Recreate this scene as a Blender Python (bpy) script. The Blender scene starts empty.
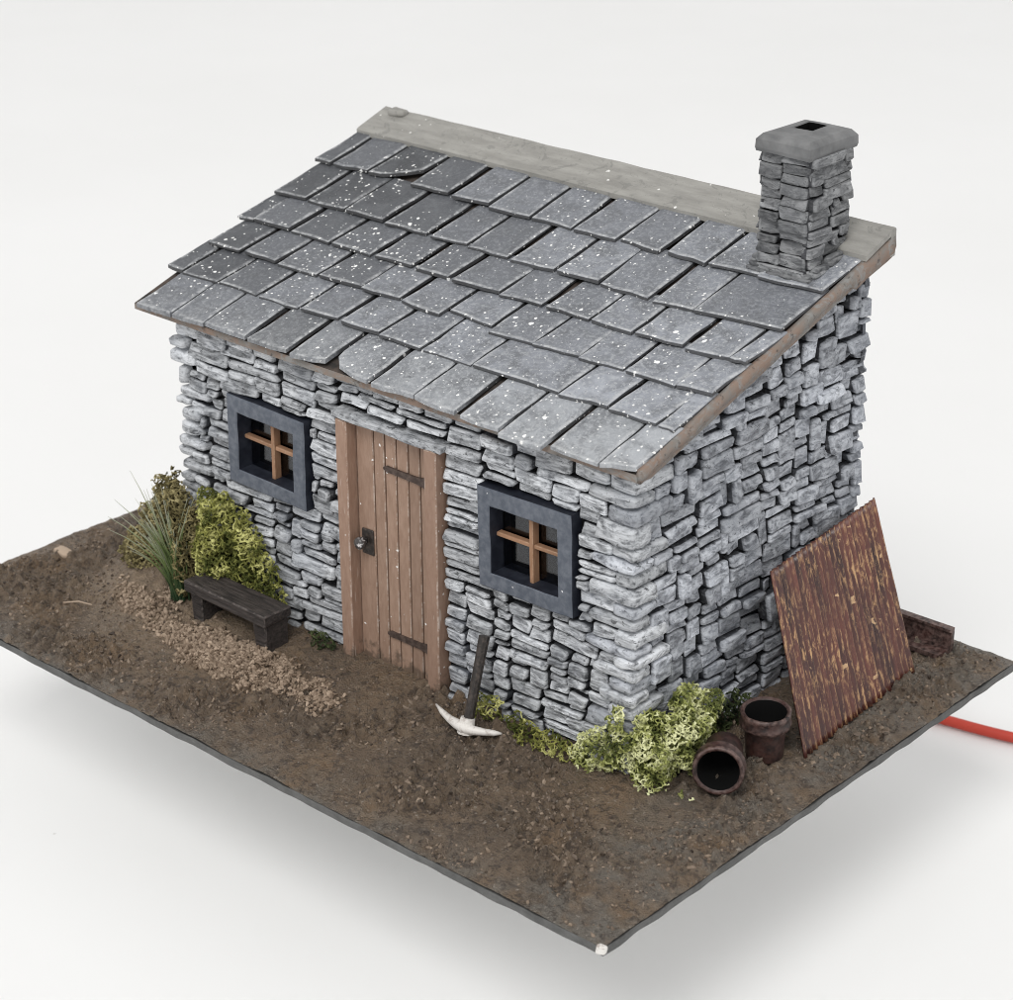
import bpy, math, random
import numpy as np
from mathutils import Vector, Matrix, noise

random.seed(7)
rng = np.random.default_rng(7)
MM = 0.001                      # everything below is written in millimetres
scene = bpy.context.scene
COL = scene.collection

# ------------------------------------------------------------------ camera
cam_d = bpy.data.cameras.new('camera')
cam = bpy.data.objects.new('camera', cam_d)
COL.objects.link(cam)
cam.location = (0.12876, -0.16199, 0.12680)
cam.rotation_euler = (math.radians(65.53), math.radians(0.22), math.radians(41.93))
cam_d.sensor_fit = 'HORIZONTAL'
cam_d.sensor_width = 36.0
cam_d.lens = 36.0 * 2281.3 / 1013.0
cam_d.clip_start = 0.005
cam_d.clip_end = 20.0
cam_d.dof.use_dof = True
cam_d.dof.focus_distance = 0.246
cam_d.dof.aperture_fstop = 80.0
scene.camera = cam
scene.cycles.filter_width = 0.95

# ------------------------------------------------------------------ light
world = bpy.data.worlds.new('World')
scene.world = world
world.use_nodes = True
bg = world.node_tree.nodes['Background']
bg.inputs['Color'].default_value = (1.0, 0.997, 0.988, 1)
bg.inputs['Strength'].default_value = 0.87


def area_light(name, loc, target, size, energy, col=(1, 1, 1)):
    d = bpy.data.lights.new(name, 'AREA')
    d.shape = 'RECTANGLE'
    d.size, d.size_y = size
    d.energy = energy
    d.color = col
    o = bpy.data.objects.new(name, d)
    COL.objects.link(o)
    o.location = loc
    o.rotation_euler = (Vector(target) - Vector(loc)).to_track_quat('-Z', 'Y').to_euler()
    return o


area_light('overhead_softbox', (0.36, -0.84, 1.16), (-0.03, 0.05, 0.0), (0.55, 0.55), 10.6, (1.0, 0.99, 0.97))

scene.view_settings.view_transform = 'Standard'
scene.view_settings.look = 'None'
scene.view_settings.exposure = 0.0
scene.view_settings.gamma = 1.0
scene.view_settings.use_curve_mapping = False


# ------------------------------------------------------------------ material helpers
class NT:
    def __init__(self, name):
        self.m = bpy.data.materials.new(name)
        self.m.use_nodes = True
        self.t = self.m.node_tree
        self.b = self.t.nodes['Principled BSDF']
        g = self.n('ShaderNodeNewGeometry')
        s = self.n('ShaderNodeVectorMath'); s.operation = 'SCALE'
        s.inputs['Scale'].default_value = 1000.0
        self.l(g.outputs['Position'], s.inputs[0])
        self.pos = s.outputs[0]               # world position in millimetres
        self.oi = self.n('ShaderNodeObjectInfo')

    def n(self, t):
        return self.t.nodes.new(t)

    def l(self, a, b):
        self.t.links.new(a, b)

    def set(self, sock, v):
        if hasattr(v, 'is_output'):
            self.l(v, sock)
        else:
            if isinstance(v, tuple) and len(v) == 3 and sock.type == 'RGBA':
                v = v + (1,)
            sock.default_value = v

    def stretch(self, sx, sy, sz, vec=None):
        m = self.n('ShaderNodeVectorMath'); m.operation = 'MULTIPLY'
        self.l(vec or self.pos, m.inputs[0]); m.inputs[1].default_value = (sx, sy, sz)
        return m.outputs[0]

    def noise(self, scale, detail=3, rough=0.6, vec=None, dist=0.0):
        n = self.n('ShaderNodeTexNoise')
        self.l(vec or self.pos, n.inputs['Vector'])
        n.inputs['Scale'].default_value = scale
        n.inputs['Detail'].default_value = detail
        n.inputs['Roughness'].default_value = rough
        n.inputs['Distortion'].default_value = dist
        return n.outputs['Fac']

    def ramp(self, v, a, b, c0=0.0, c1=1.0):
        m = self.n('ShaderNodeMapRange')
        self.set(m.inputs['Value'], v)
        for k, x in (('From Min', a), ('From Max', b), ('To Min', c0), ('To Max', c1)):
            m.inputs[k].default_value = x
        return m.outputs[0]

    def math(self, op, a, b=0.0):
        m = self.n('ShaderNodeMath'); m.operation = op
        self.set(m.inputs[0], a); self.set(m.inputs[1], b)
        return m.outputs[0]

    def mix(self, f, a, b, blend='MIX'):
        m = self.n('ShaderNodeMix'); m.data_type = 'RGBA'; m.blend_type = blend
        self.set(m.inputs[0], f)
        self.set(m.inputs[6], a); self.set(m.inputs[7], b)
        return m.outputs[2]

    def attr(self, name):
        a = self.n('ShaderNodeAttribute'); a.attribute_name = name
        return a

    def specks(self, cell=1.5, rmax=0.36, power=3.0, amount=0.5):
        v = self.n('ShaderNodeTexVoronoi')
        nn_ = self.n('ShaderNodeTexNoise'); self.l(self.pos, nn_.inputs['Vector']); nn_.inputs['Scale'].default_value = 2.2; nn_.inputs['Detail'].default_value = 2
        ma = self.n('ShaderNodeVectorMath'); ma.operation = 'MULTIPLY_ADD'; self.l(nn_.outputs['Color'], ma.inputs[0]); ma.inputs[1].default_value = (.42, .42, .42); self.l(self.pos, ma.inputs[2])
        self.l(ma.outputs[0], v.inputs['Vector'])
        v.inputs['Scale'].default_value = 1.0 / cell
        sep = self.n('ShaderNodeSeparateColor'); self.l(v.outputs['Color'], sep.inputs[0])
        big = self.noise(0.09, 1)
        r = self.math('POWER', sep.outputs[0], power)
        r = self.math('MULTIPLY', r, self.ramp(big, 0.3, 0.7, amount * 0.5, amount * 1.3))
        r = self.math('MULTIPLY', r, rmax / cell)
        d = self.math('SUBTRACT', r, v.outputs['Distance'])
        return self.ramp(d, 0.0, 0.02)

    def bump(self, h, strength=0.4, dist=0.2):
        b = self.n('ShaderNodeBump')
        b.inputs['Strength'].default_value = strength
        b.inputs['Distance'].default_value = dist * MM
        self.l(h, b.inputs['Height'])
        self.l(b.outputs[0], self.b.inputs['Normal'])

    def out(self, col, rough=0.7, metal=0.0, spec=0.4):
        self.set(self.b.inputs['Base Color'], col)
        self.set(self.b.inputs['Roughness'], rough)
        self.b.inputs['Metallic'].default_value = metal
        self.b.inputs['Specular IOR Level'].default_value = spec
        return self.m


M = {}


def mat_stone(name, dark, mid, light, sx, sy, sz, dryamt=0.55, blue=(0.20, 0.22, 0.26)):
    t = NT(name)
    off = t.n('ShaderNodeVectorMath'); off.operation = 'MULTIPLY_ADD'
    t.l(t.oi.outputs['Random'], off.inputs[0]); off.inputs[1].default_value = (37.0, 53.0, 71.0); t.l(t.pos, off.inputs[2])
    own = off.outputs[0]
    streak = t.noise(1.0, 4, 0.62, t.stretch(sx, sy, sz, own), 0.8)
    fine = t.noise(3.2, 3, 0.6, t.stretch(sx, sy, sz, own))
    pits = t.noise(1.5, 4, 0.65, t.stretch(.7, .7, 1.4, own), 1.2)
    c = t.mix(t.ramp(streak, 0.36, 0.50), dark, mid)
    c = t.mix(t.ramp(streak, 0.47, 0.62, 0, 0.9), c, light)
    c = t.mix(t.ramp(fine, 0.52, 0.66, 0, 0.45), c, dark)
    # the black undercoat stays on the flanks, the dry brush only met faces and arrises
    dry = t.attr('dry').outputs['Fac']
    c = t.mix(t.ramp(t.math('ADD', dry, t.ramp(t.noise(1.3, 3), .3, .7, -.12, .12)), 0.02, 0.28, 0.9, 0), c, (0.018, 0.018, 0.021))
    dm = t.math('MULTIPLY', dry, t.ramp(t.noise(1.1, 3, 0.6), 0.36, 0.56, 0, dryamt))
    c = t.mix(dm, c, light)
    c = t.mix(t.ramp(pits, 0.60, 0.66, 0, 0.8), c, tuple(x * 0.4 for x in dark))
    c = t.mix(t.ramp(t.noise(0.11, 2), 0.48, 0.7, 0, 0.4), c, blue)
    rnd = t.ramp(t.oi.outputs['Random'], 0, 1, 0.70, 1.22)
    v = t.n('ShaderNodeHueSaturation'); t.l(c, v.inputs['Color']); t.l(rnd, v.inputs['Value'])
    c = t.mix(t.specks(1.9, 0.30, 3.5, 0.35), v.outputs[0], (0.75, 0.75, 0.74))
    h = t.math('ADD', t.math('MULTIPLY', streak, 1.0), t.math('MULTIPLY', fine, 0.5))
    t.bump(h, 0.75, 0.35)
    return t.out(c, t.ramp(fine, 0.3, 0.7, 0.55, 0.8), spec=0.35)


M['stone_front'] = mat_stone('stone_front', (0.085, 0.088, 0.095), (0.31, 0.322, 0.342), (0.68, 0.70, 0.73), 0.35, 0.6, 1.9, 0.8)
M['stone_side'] = mat_stone('stone_side', (0.11, 0.116, 0.132), (0.325, 0.342, 0.378), (0.56, 0.582, 0.625), 0.6, 0.5, 1.1, 0.75)
M['stone_chimney'] = mat_stone('stone_chimney', (0.060, 0.062, 0.066), (0.135, 0.138, 0.144), (0.29, 0.295, 0.302), 0.4, 0.4, 1.2, 0.8, (0.10, 0.105, 0.115))

t = NT('mortar_core')
M['core'] = t.out(t.mix(t.ramp(t.noise(0.9, 4), 0.35, 0.7), (0.006, 0.006, 0.007), (0.020, 0.020, 0.022)), 0.9, spec=0.15)

# roof slates: object colour carries each slate's tone
t = NT('slate_tile')
base = t.oi.outputs['Color']
stip = t.noise(2.3, 4, 0.7, dist=0.7)
off = t.n('ShaderNodeVectorMath'); off.operation = 'MULTIPLY_ADD'
t.l(t.oi.outputs['Random'], off.inputs[0]); off.inputs[1].default_value = (37.0, 53.0, 71.0); t.l(t.pos, off.inputs[2])
cloud = t.noise(0.30, 4, 0.6, off.outputs[0], 0.6)
c = t.mix(t.ramp(cloud, 0.42, 0.66, 0, 0.75), base, (0.10, 0.105, 0.115))
pale = t.ramp(base, 0.07, 0.28, 0.14, 1.0)      # less pale stipple on the darker slates
c = t.mix(t.math('MULTIPLY', t.ramp(stip, 0.48, 0.62, 0, 0.62), pale), c, (0.44, 0.455, 0.475))
c = t.mix(t.ramp(t.noise(1.7, 4, 0.7, dist=1.2), 0.60, 0.70, 0, 0.6), c, (0.06, 0.062, 0.066))
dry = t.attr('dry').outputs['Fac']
c = t.mix(t.ramp(dry, 0.05, 0.30, 0.85, 0), c, (0.050, 0.050, 0.052))  # dark slate flanks: undercoat tone, also painting the shadow line under each row
c = t.mix(t.math('MULTIPLY', t.ramp(dry, .4, 1.0), t.ramp(t.noise(1.2, 4, 0.7), 0.37, 0.62, 0.0, 0.8)), c, (0.52, 0.53, 0.54))
c = t.mix(t.specks(1.25, 0.33, 2.6, 0.8), c, (0.86, 0.86, 0.85))
c = t.mix(t.specks(0.55, 0.19, 2.0, 0.9), c, (0.80, 0.80, 0.79))
t.bump(t.math('ADD', stip, t.math('MULTIPLY', t.noise(0.8, 4), 1.2)), 0.5, 0.22)
M['tile'] = t.out(c, t.ramp(stip, 0.3, 0.7, 0.42, 0.62), spec=0.45)

t = NT('card_deck')
c = t.mix(t.ramp(t.noise(0.35, 4, 0.65), 0.4, 0.62), (0.235, 0.170, 0.135), (0.20, 0.185, 0.17))
c = t.mix(t.ramp(t.noise(0.55, 4, 0.7, t.stretch(1, 1, 1.6), 1.0), 0.50, 0.62, 0, 0.85), c, (0.24, 0.238, 0.232))
c = t.mix(t.ramp(t.noise(1.1, 4, 0.7), 0.58, 0.68, 0, 0.75), c, (0.05, 0.047, 0.045))
t.bump(t.noise(1.5, 4), 0.4, 0.2)
M['deck'] = t.out(c, 0.75, spec=0.3)

t = NT('deck_top')
M['decktop'] = t.out(t.mix(t.ramp(t.noise(0.5, 3), .4, .6), (0.035, 0.032, 0.03), (0.085, 0.066, 0.056)), 0.85, spec=0.2)

t = NT('grey_board')
c = t.mix(t.ramp(t.noise(0.5, 4, 0.65, t.stretch(0.35, 1.5, 1.5)), 0.35, 0.68), (0.235, 0.228, 0.212), (0.33, 0.322, 0.30))
c = t.mix(t.ramp(t.noise(1.7, 4, 0.7), 0.60, 0.74, 0, 0.6), c, (0.14, 0.14, 0.135))
c = t.mix(t.specks(1.4, 0.34, 2.4, 0.8), c, (0.72, 0.71, 0.69))
c = t.mix(t.ramp(t.noise(0.35, 5, 0.75, dist=1.5), 0.585, 0.60, 0, 0.35), c, (0.12, 0.12, 0.115))
t.bump(t.noise(1.4, 5), 0.35, 0.2)
M['board'] = t.out(c, 0.6, spec=0.35)

t = NT('chimney_cap')
c = t.mix(t.ramp(t.noise(0.22, 4, 0.55), 0.38, 0.65), (0.10, 0.102, 0.105), (0.165, 0.167, 0.17))
dry = t.attr('dry').outputs['Fac']
c = t.mix(t.math('MULTIPLY', dry, t.ramp(t.noise(0.5, 4), 0.35, 0.65, 0.05, 0.40)), c, (0.30, 0.30, 0.30))
t.bump(t.noise(1.5, 4), 0.2, 0.12)
M['cap'] = t.out(c, 0.65, spec=0.3)

t = NT('hollow_black')
M['hollow_black'] = t.out((0.006, 0.006, 0.006), 0.95, spec=0.1)  # one flat near-black for the flue and the pot linings


def mat_wood(name, a, b, worn, spk=True, sz=0.25):
    t = NT(name)
    g = t.noise(2.2, 4, 0.65, t.stretch(1.0, 1.0, sz))
    c = t.mix(t.ramp(g, 0.35, 0.65), a, b)
    c = t.mix(t.ramp(t.noise(1.9, 5, 0.75, t.stretch(1, 1, 0.35)), 0.68, 0.73, 0, 0.5), c, worn)
    dry = t.attr('dry').outputs['Fac']
    c = t.mix(t.math('MULTIPLY', dry, t.ramp(t.noise(0.8, 4, 0.75), 0.46, 0.60, 0, 0.7)), c, worn)
    hs = t.n('ShaderNodeHueSaturation'); t.l(c, hs.inputs['Color'])
    t.l(t.ramp(t.oi.outputs['Random'], 0, 1, 0.88, 1.08), hs.inputs['Value'])
    c = hs.outputs[0]
    if spk:
        c = t.mix(t.specks(1.1, 0.24, 2.6, 0.8), c, (0.85, 0.83, 0.80))
        zz = t.n('ShaderNodeSeparateXYZ'); t.l(t.pos, zz.inputs[0])      # mud splashed up the foot of the door
        mudf = t.math('ADD', t.ramp(zz.outputs[2], 0.2, 4.5, 0.42, -0.25), t.ramp(t.noise(0.7, 4, 0.7), 0.3, 0.7, -0.25, 0.35))
        c = t.mix(t.ramp(mudf, 0.1, 0.35, 0, 0.8), c, (0.10, 0.072, 0.052))
    c = t.mix(t.ramp(t.noise(1.4, 3, 0.6, t.stretch(1.6, 1, .12)), 0.66, 0.70, 0, 0.5), c, worn)
    t.bump(t.noise(2.5, 4, 0.7, t.stretch(1, 1, sz)), 0.35, 0.15)
    return t.out(c, 0.62, spec=0.35)


M['door'] = mat_wood('door_paint', (0.265, 0.172, 0.124), (0.330, 0.222, 0.166), (0.55, 0.47, 0.41))
M['post'] = mat_wood('door_post_paint', (0.285, 0.180, 0.130), (0.345, 0.228, 0.170), (0.58, 0.49, 0.43))
M['gap'] = mat_wood('door_gap', (0.035, 0.016, 0.011), (0.05, 0.022, 0.015), (0.06, 0.03, 0.02), False)
M['bar'] = mat_wood('glazing_bar_paint', (0.30, 0.165, 0.095), (0.36, 0.205, 0.125), (0.45, 0.31, 0.21), False)

t = NT('window_frame_paint')
c = t.mix(t.ramp(t.noise(0.3, 3), 0.35, 0.65), (0.078, 0.090, 0.114), (0.094, 0.107, 0.133))
dry = t.attr('dry').outputs['Fac']
c = t.mix(t.math('MULTIPLY', dry, t.ramp(t.noise(1.2, 4), 0.4, 0.65, 0, 0.45)), c, (0.19, 0.205, 0.235))
c = t.mix(t.specks(1.7, 0.32, 2.6, 0.55), c, (0.85, 0.85, 0.85))
t.bump(t.noise(1.6, 4), 0.25, 0.15)
M['wframe'] = t.out(c, 0.55, spec=0.35)

t = NT('window_reveal_dark')
M['reveal'] = t.out(t.mix(t.ramp(t.noise(0.7, 4), 0.4, 0.65), (0.010, 0.012, 0.020), (0.024, 0.028, 0.040)), 0.6, spec=0.3)  # darker than the frame front, used on its flanks and reveals

t = NT('interior_paint')
M['inside'] = t.out(t.mix(t.ramp(t.noise(0.12, 3), 0.4, 0.6), (0.010, 0.012, 0.020), (0.030, 0.022, 0.018)), 0.8, spec=0.2)

t = NT('window_glass')
t.b.inputs['Transmission Weight'].default_value = 1.0
t.b.inputs['IOR'].default_value = 1.45
M['glass'] = t.out((0.55, 0.58, 0.64), t.ramp(t.noise(0.2, 2), 0.4, 0.7, 0.0, 0.02), spec=0.4)

t = NT('black_iron')
c = t.mix(t.ramp(t.noise(1.8, 4), 0.45, 0.7), (0.022, 0.018, 0.016), (0.075, 0.058, 0.05))
t.bump(t.noise(2.5, 3), 0.4, 0.15)
M['iron'] = t.out(c, 0.5, spec=0.45)
t = NT('hinge_paint')
c = t.mix(t.ramp(t.noise(1.8, 4), 0.4, 0.66), (0.045, 0.030, 0.025), (0.10, 0.072, 0.06))
M['hinge'] = t.out(c, 0.6, spec=0.35)
t = NT('white_metal')
c = t.mix(t.ramp(t.noise(1.6, 4), 0.50, 0.72, 0, 0.8), (0.72, 0.69, 0.655), (0.36, 0.31, 0.28))
t.bump(t.noise(2.0, 3), 0.25, 0.15)
M['whitemetal'] = t.out(c, 0.5, spec=0.45)
t = NT('knob_metal')
c = t.mix(t.ramp(t.noise(2.0, 3), 0.52, 0.60), (0.05, 0.045, 0.045), (0.62, 0.60, 0.60))  # pale flecks in the dark colour paint the knob's highlight
M['knob'] = t.out(c, 0.35, spec=0.5)

t = NT('bench_wood')
g = t.noise(1.6, 5, 0.7, t.stretch(0.22, 1.6, 1.9), 0.4)
c = t.mix(t.ramp(g, 0.35, 0.68), (0.018, 0.015, 0.015), (0.085, 0.070, 0.064))
dry = t.attr('dry').outputs['Fac']
c = t.mix(t.math('MULTIPLY', dry, t.ramp(t.noise(1.5, 4), 0.42, 0.64, 0, 0.5)), c, (0.21, 0.18, 0.165))
t.bump(g, 0.8, 0.4)
M['bench'] = t.out(c, 0.6, spec=0.35)

# mud: brown, ochre and grey patches
t = NT('mud')
pa = t.noise(0.075, 4, 0.6)
pb = t.noise(0.6, 5, 0.7)
gr = t.noise(1.6, 4, 0.7)
c = t.mix(t.ramp(pa, 0.40, 0.62), (0.149, 0.110, 0.078), (0.203, 0.141, 0.090))
c = t.mix(t.ramp(t.noise(0.10, 3, 0.6, t.stretch(1, 1.3, 1)), 0.56, 0.68, 0, 0.55), c, (0.243, 0.154, 0.085))
c = t.mix(t.ramp(pb, 0.48, 0.72, 0, 0.75), c, (0.243, 0.188, 0.136))
# greyer wash on the strip beside the gable and along the rims
sp = t.n('ShaderNodeSeparateXYZ'); t.l(t.pos, sp.inputs[0])
side = t.math('ADD', t.ramp(sp.outputs[0], 2.0, 9.0), t.ramp(sp.outputs[1], -20.0, -24.0))
side = t.math('MULTIPLY', side, t.ramp(t.noise(0.25, 4), 0.40, 0.62, 0.0, 0.75))
c = t.mix(t.math('MINIMUM', side, 0.8), c, (0.174, 0.160, 0.140))
c = t.mix(t.ramp(t.noise(0.9, 4, 0.7, dist=0.8), 0.52, 0.61, 0, 0.72), c, (0.055, 0.040, 0.031))
c = t.mix(t.ramp(gr, 0.55, 0.68, 0, 0.6), c, (0.035, 0.027, 0.023))
c = t.mix(t.ramp(t.noise(2.2, 3, 0.6, dist=0.5), 0.62, 0.70, 0, 0.7), c, (0.40, 0.35, 0.30))
tan = t.attr('tan').outputs['Fac']
c = t.mix(t.math('MULTIPLY', tan, t.ramp(t.noise(0.9, 4), 0.3, 0.62, 0.2, 0.95)), c, (0.33, 0.245, 0.170))
t.bump(t.math('ADD', t.math('MULTIPLY', gr, 0.8), t.noise(4.0, 4, 0.7)), 1.0, 0.5)
M['mud'] = t.out(c, t.ramp(t.noise(0.16, 4, 0.6), 0.36, 0.64, 0.20, 0.58), spec=0.6)

t = NT('soil_clod')
c = t.mix(t.oi.outputs['Random'], (0.07, 0.053, 0.042), (0.07, 0.053, 0.042))
cl = t.attr('tone').outputs['Fac']
c = t.mix(cl, (0.045, 0.032, 0.024), (0.27, 0.205, 0.152))
M['clod'] = t.out(c, 0.6, spec=0.4)

t = NT('sawdust_gravel')
cl = t.attr('tone').outputs['Fac']
c = t.mix(cl, (0.135, 0.094, 0.064), (0.42, 0.325, 0.245))
M['gravel'] = t.out(c, 0.75, spec=0.3)

t = NT('card_edge')
c = t.mix(t.ramp(t.noise(0.5, 4, 0.7), 0.38, 0.66), (0.075, 0.075, 0.073), (0.115, 0.115, 0.112))
t.bump(t.noise(1.4, 4), 0.4, 0.2)
M['card'] = t.out(c, 0.6, spec=0.35)
t = NT('torn_card')
c = t.mix(t.ramp(t.noise(0.9, 4, 0.7), 0.52, 0.62), (0.70, 0.68, 0.65), (0.33, 0.28, 0.25))
M['torn'] = t.out(c, 0.8, spec=0.2)

t = NT('rusty_sheet')
uvz = t.attr('sheet').outputs['Vector']
st = t.noise(2.2, 5, 0.75, t.stretch(1.7, 0.30, 1, uvz), 0.35)
st2 = t.noise(0.5, 4, 0.6, t.stretch(1.1, 0.16, 1, uvz), 0.3)
c = t.mix(t.ramp(st2, 0.36, 0.64), (0.036, 0.012, 0.012), (0.125, 0.038, 0.026))
zone = t.ramp(t.noise(0.11, 2, 0.6, uvz), 0.36, 0.58, 0.25, 1.0)
rd = t.attr('ridge').outputs['Fac']        # dry-brushed ridges of the corrugation
kk = t.math('ADD', st, t.ramp(rd, 0.1, 1.0, -0.08, 0.035))
c = t.mix(t.math('MULTIPLY', t.ramp(kk, 0.49, 0.63, 0, 0.95), zone), c, (0.50, 0.30, 0.145))
c = t.mix(t.ramp(t.noise(0.8, 3, 0.6, t.stretch(1, 0.7, 1, uvz)), 0.67, 0.70, 0, 0.9), c, (0.55, 0.36, 0.20))
t.bump(st, 0.4, 0.2)
M['rust'] = t.out(c, t.ramp(st2, 0.3, 0.7, 0.26, 0.46), spec=0.6)

t = NT('rusty_iron')
c = t.mix(t.ramp(t.noise(0.7, 4, 0.65), 0.38, 0.66), (0.011, 0.007, 0.007), (0.050, 0.020, 0.016))
dry = t.attr('dry').outputs['Fac']
c = t.mix(t.math('MULTIPLY', dry, t.ramp(t.noise(1.6, 4), 0.38, 0.64, 0, 0.7)), c, (0.19, 0.125, 0.11))
t.bump(t.noise(2.2, 4), 0.4, 0.15)
M['pot'] = t.out(c, 0.48, spec=0.45)


def mat_foliage(name, dark, mid, light):
    t = NT(name)
    tn = t.attr('tone').outputs['Fac']
    c = t.mix(t.ramp(tn, 0.0, 0.55), dark, mid)
    c = t.mix(t.ramp(tn, 0.5, 1.0), c, light)
    t.b.inputs['Subsurface Weight'].default_value = 0.0
    return t.out(c, 0.75, spec=0.2)


M['leaf_bright'] = mat_foliage('foam_leaf_bright', (0.07, 0.085, 0.022), (0.35, 0.37, 0.12), (0.70, 0.71, 0.42))
M['leaf_olive'] = mat_foliage('foam_leaf_olive', (0.055, 0.065, 0.014), (0.27, 0.27, 0.072), (0.54, 0.53, 0.21))
M['leaf_brown'] = mat_foliage('foam_leaf_brown', (0.085, 0.07, 0.03), (0.22, 0.185, 0.085), (0.36, 0.31, 0.16))
M['leaf_dark'] = mat_foliage('foam_leaf_dark', (0.012, 0.018, 0.008), (0.05, 0.065, 0.025), (0.10, 0.12, 0.05))
t = NT('static_grass')
tn = t.attr('tone').outputs['Fac']
c = t.mix(t.ramp(tn, 0.0, 0.5), (0.022, 0.050, 0.022), (0.16, 0.21, 0.075))
c = t.mix(t.ramp(tn, 0.5, 1.0), c, (0.46, 0.46, 0.38))
M['grass'] = t.out(c, 0.6, spec=0.3)

t = NT('red_wire_plastic')
M['wire'] = t.out(t.mix(t.ramp(t.noise(0.2, 2), 0.4, 0.6), (0.43, 0.042, 0.026), (0.48, 0.052, 0.032)), 0.5, spec=0.35)

t = NT('white_table')
c = t.mix(t.ramp(t.noise(0.012, 3), 0.35, 0.65), (0.80, 0.80, 0.798), (0.82, 0.82, 0.82))
c = t.mix(t.specks(22.0, 0.9, 5.0, 0.5), c, (0.42, 0.41, 0.40))
M['table'] = t.out(c, 0.5, spec=0.25)
t = NT('white_foam')
M['foam'] = t.out(t.mix(t.ramp(t.noise(1.2, 3), 0.4, 0.6), (0.76, 0.76, 0.75), (0.80, 0.80, 0.79)), 0.8, spec=0.2)


# ------------------------------------------------------------------ object helpers (coordinates in mm)
ORG = {}


def wpos(o):
    return ORG.get(o.name, Vector((0, 0, 0))) if o else Vector((0, 0, 0))


def empty(name, loc, parent=None):
    o = bpy.data.objects.new(name, None)
    o.empty_display_size = 0.002
    COL.objects.link(o)
    ORG[o.name] = Vector(loc)
    if parent:
        o.parent = parent
    o.location = (Vector(loc) - wpos(parent)) * MM
    return o


def obj(name, verts, faces, mat, parent=None, origin=None, smooth=False, attrs=None, mats=None, fmat=None):
    v = np.asarray(verts, float)
    if origin is None:
        lo, hi = v.min(0), v.max(0)
        origin = ((lo[0] + hi[0]) / 2, (lo[1] + hi[1]) / 2, lo[2])
    org = Vector(origin)
    me = bpy.data.meshes.new(name)
    me.from_pydata(((v - np.array(org)) * MM).tolist(), [], [tuple(f) for f in faces])
    for k, a in (attrs or {}).items():
        a = np.asarray(a, float)
        if a.ndim == 1 and len(a) == len(faces) != len(v):
            at = me.attributes.new(k, 'FLOAT', 'FACE'); at.data.foreach_set('value', a)
        elif a.ndim == 1:
            at = me.attributes.new(k, 'FLOAT', 'POINT'); at.data.foreach_set('value', a)
        else:
            at = me.attributes.new(k, 'FLOAT_VECTOR', 'POINT'); at.data.foreach_set('vector', a.ravel())
    if smooth:
        me.polygons.foreach_set('use_smooth', np.ones(len(me.polygons), bool))
    for m in (mats or [mat]):
        me.materials.append(M[m])
    if fmat is not None:
        me.polygons.foreach_set('material_index', np.asarray(fmat, np.int32))
    me.update()
    o = bpy.data.objects.new(name, me)
    COL.objects.link(o)
    ORG[o.name] = org
    if parent:
        o.parent = parent
    o.location = (org - wpos(parent)) * MM
    return o


def tag(o, label, cat, group=None):
    o['label'] = label
    o['category'] = cat
    if group:
        o['group'] = group
    return o


class MB:
    """collects verts / faces / attributes of one mesh"""
    def __init__(self):
        self.v, self.f, self.a = [], [], {}

    def add(self, v, f, **attrs):
        n = len(self.v)
        self.v += [tuple(p) for p in v]
        self.f += [tuple(i + n for i in q) for q in f]
        for k, x in attrs.items():
            self.a.setdefault(k, []).extend(list(x))

    def build(self, name, mat, parent=None, **kw):
        return obj(name, self.v, self.f, mat, parent, attrs=self.a, **kw)


def nz(p, s, seed=0.0):
    return noise.noise(Vector((p[0] * s + seed, p[1] * s + seed * 1.7, p[2] * s - seed)))


def bevel_box(x0, x1, y0, y1, z0, z1, b=0.15, jit=0.0, seed=0.0, seg=(1, 1, 1)):
    """box with chamfered edges (24 verts), 'dry' = 1 on the arrises"""
    vs, idx = [], {}
    X, Y, Z = (x0, x1), (y0, y1), (z0, z1)
    b = min(b, (x1 - x0) * .45, (y1 - y0) * .45, (z1 - z0) * .45)
    for i in (0, 1):
        for j in (0, 1):
            for k in (0, 1):
                px, py, pz = X[i], Y[j], Z[k]
                sx, sy, sz = (b if i == 0 else -b), (b if j == 0 else -b), (b if k == 0 else -b)
                for ax, p in ((0, (px, py + sy, pz + sz)), (1, (px + sx, py, pz + sz)), (2, (px + sx, py + sy, pz))):
                    q = [c + (jit * nz(p, 0.9, seed + 3.1 * a) if jit else 0) for a, c in enumerate(p)]
                    idx[(i, j, k, ax)] = len(vs); vs.append(tuple(q))
    F = []
    g = lambda i, j, k, a: idx[(i, j, k, a)]
    for i in (0, 1):
        q = [g(i, 0, 0, 0), g(i, 1, 0, 0), g(i, 1, 1, 0), g(i, 0, 1, 0)]; F.append(q if i else q[::-1])
        q = [g(0, i, 0, 1), g(1, i, 0, 1), g(1, i, 1, 1), g(0, i, 1, 1)]; F.append(q[::-1] if i else q)
        q = [g(0, 0, i, 2), g(1, 0, i, 2), g(1, 1, i, 2), g(0, 1, i, 2)]; F.append(q if i else q[::-1])
    for i in (0, 1):
        for j in (0, 1):
            q = [g(i, j, 0, 0), g(i, j, 1, 0), g(i, j, 1, 1), g(i, j, 0, 1)]; F.append(q if (i ^ j) else q[::-1])
            q = [g(i, 0, j, 0), g(i, 1, j, 0), g(i, 1, j, 2), g(i, 0, j, 2)]; F.append(q[::-1] if (i ^ j) else q)
            q = [g(0, i, j, 1), g(1, i, j, 1), g(1, i, j, 2), g(0, i, j, 2)]; F.append(q if (i ^ j) else q[::-1])
    for i in (0, 1):
        for j in (0, 1):
            for k in (0, 1):
                q = [g(i, j, k, 0), g(i, j, k, 1), g(i, j, k, 2)]; F.append(q if (i ^ j ^ k) else q[::-1])
    return vs, F


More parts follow.
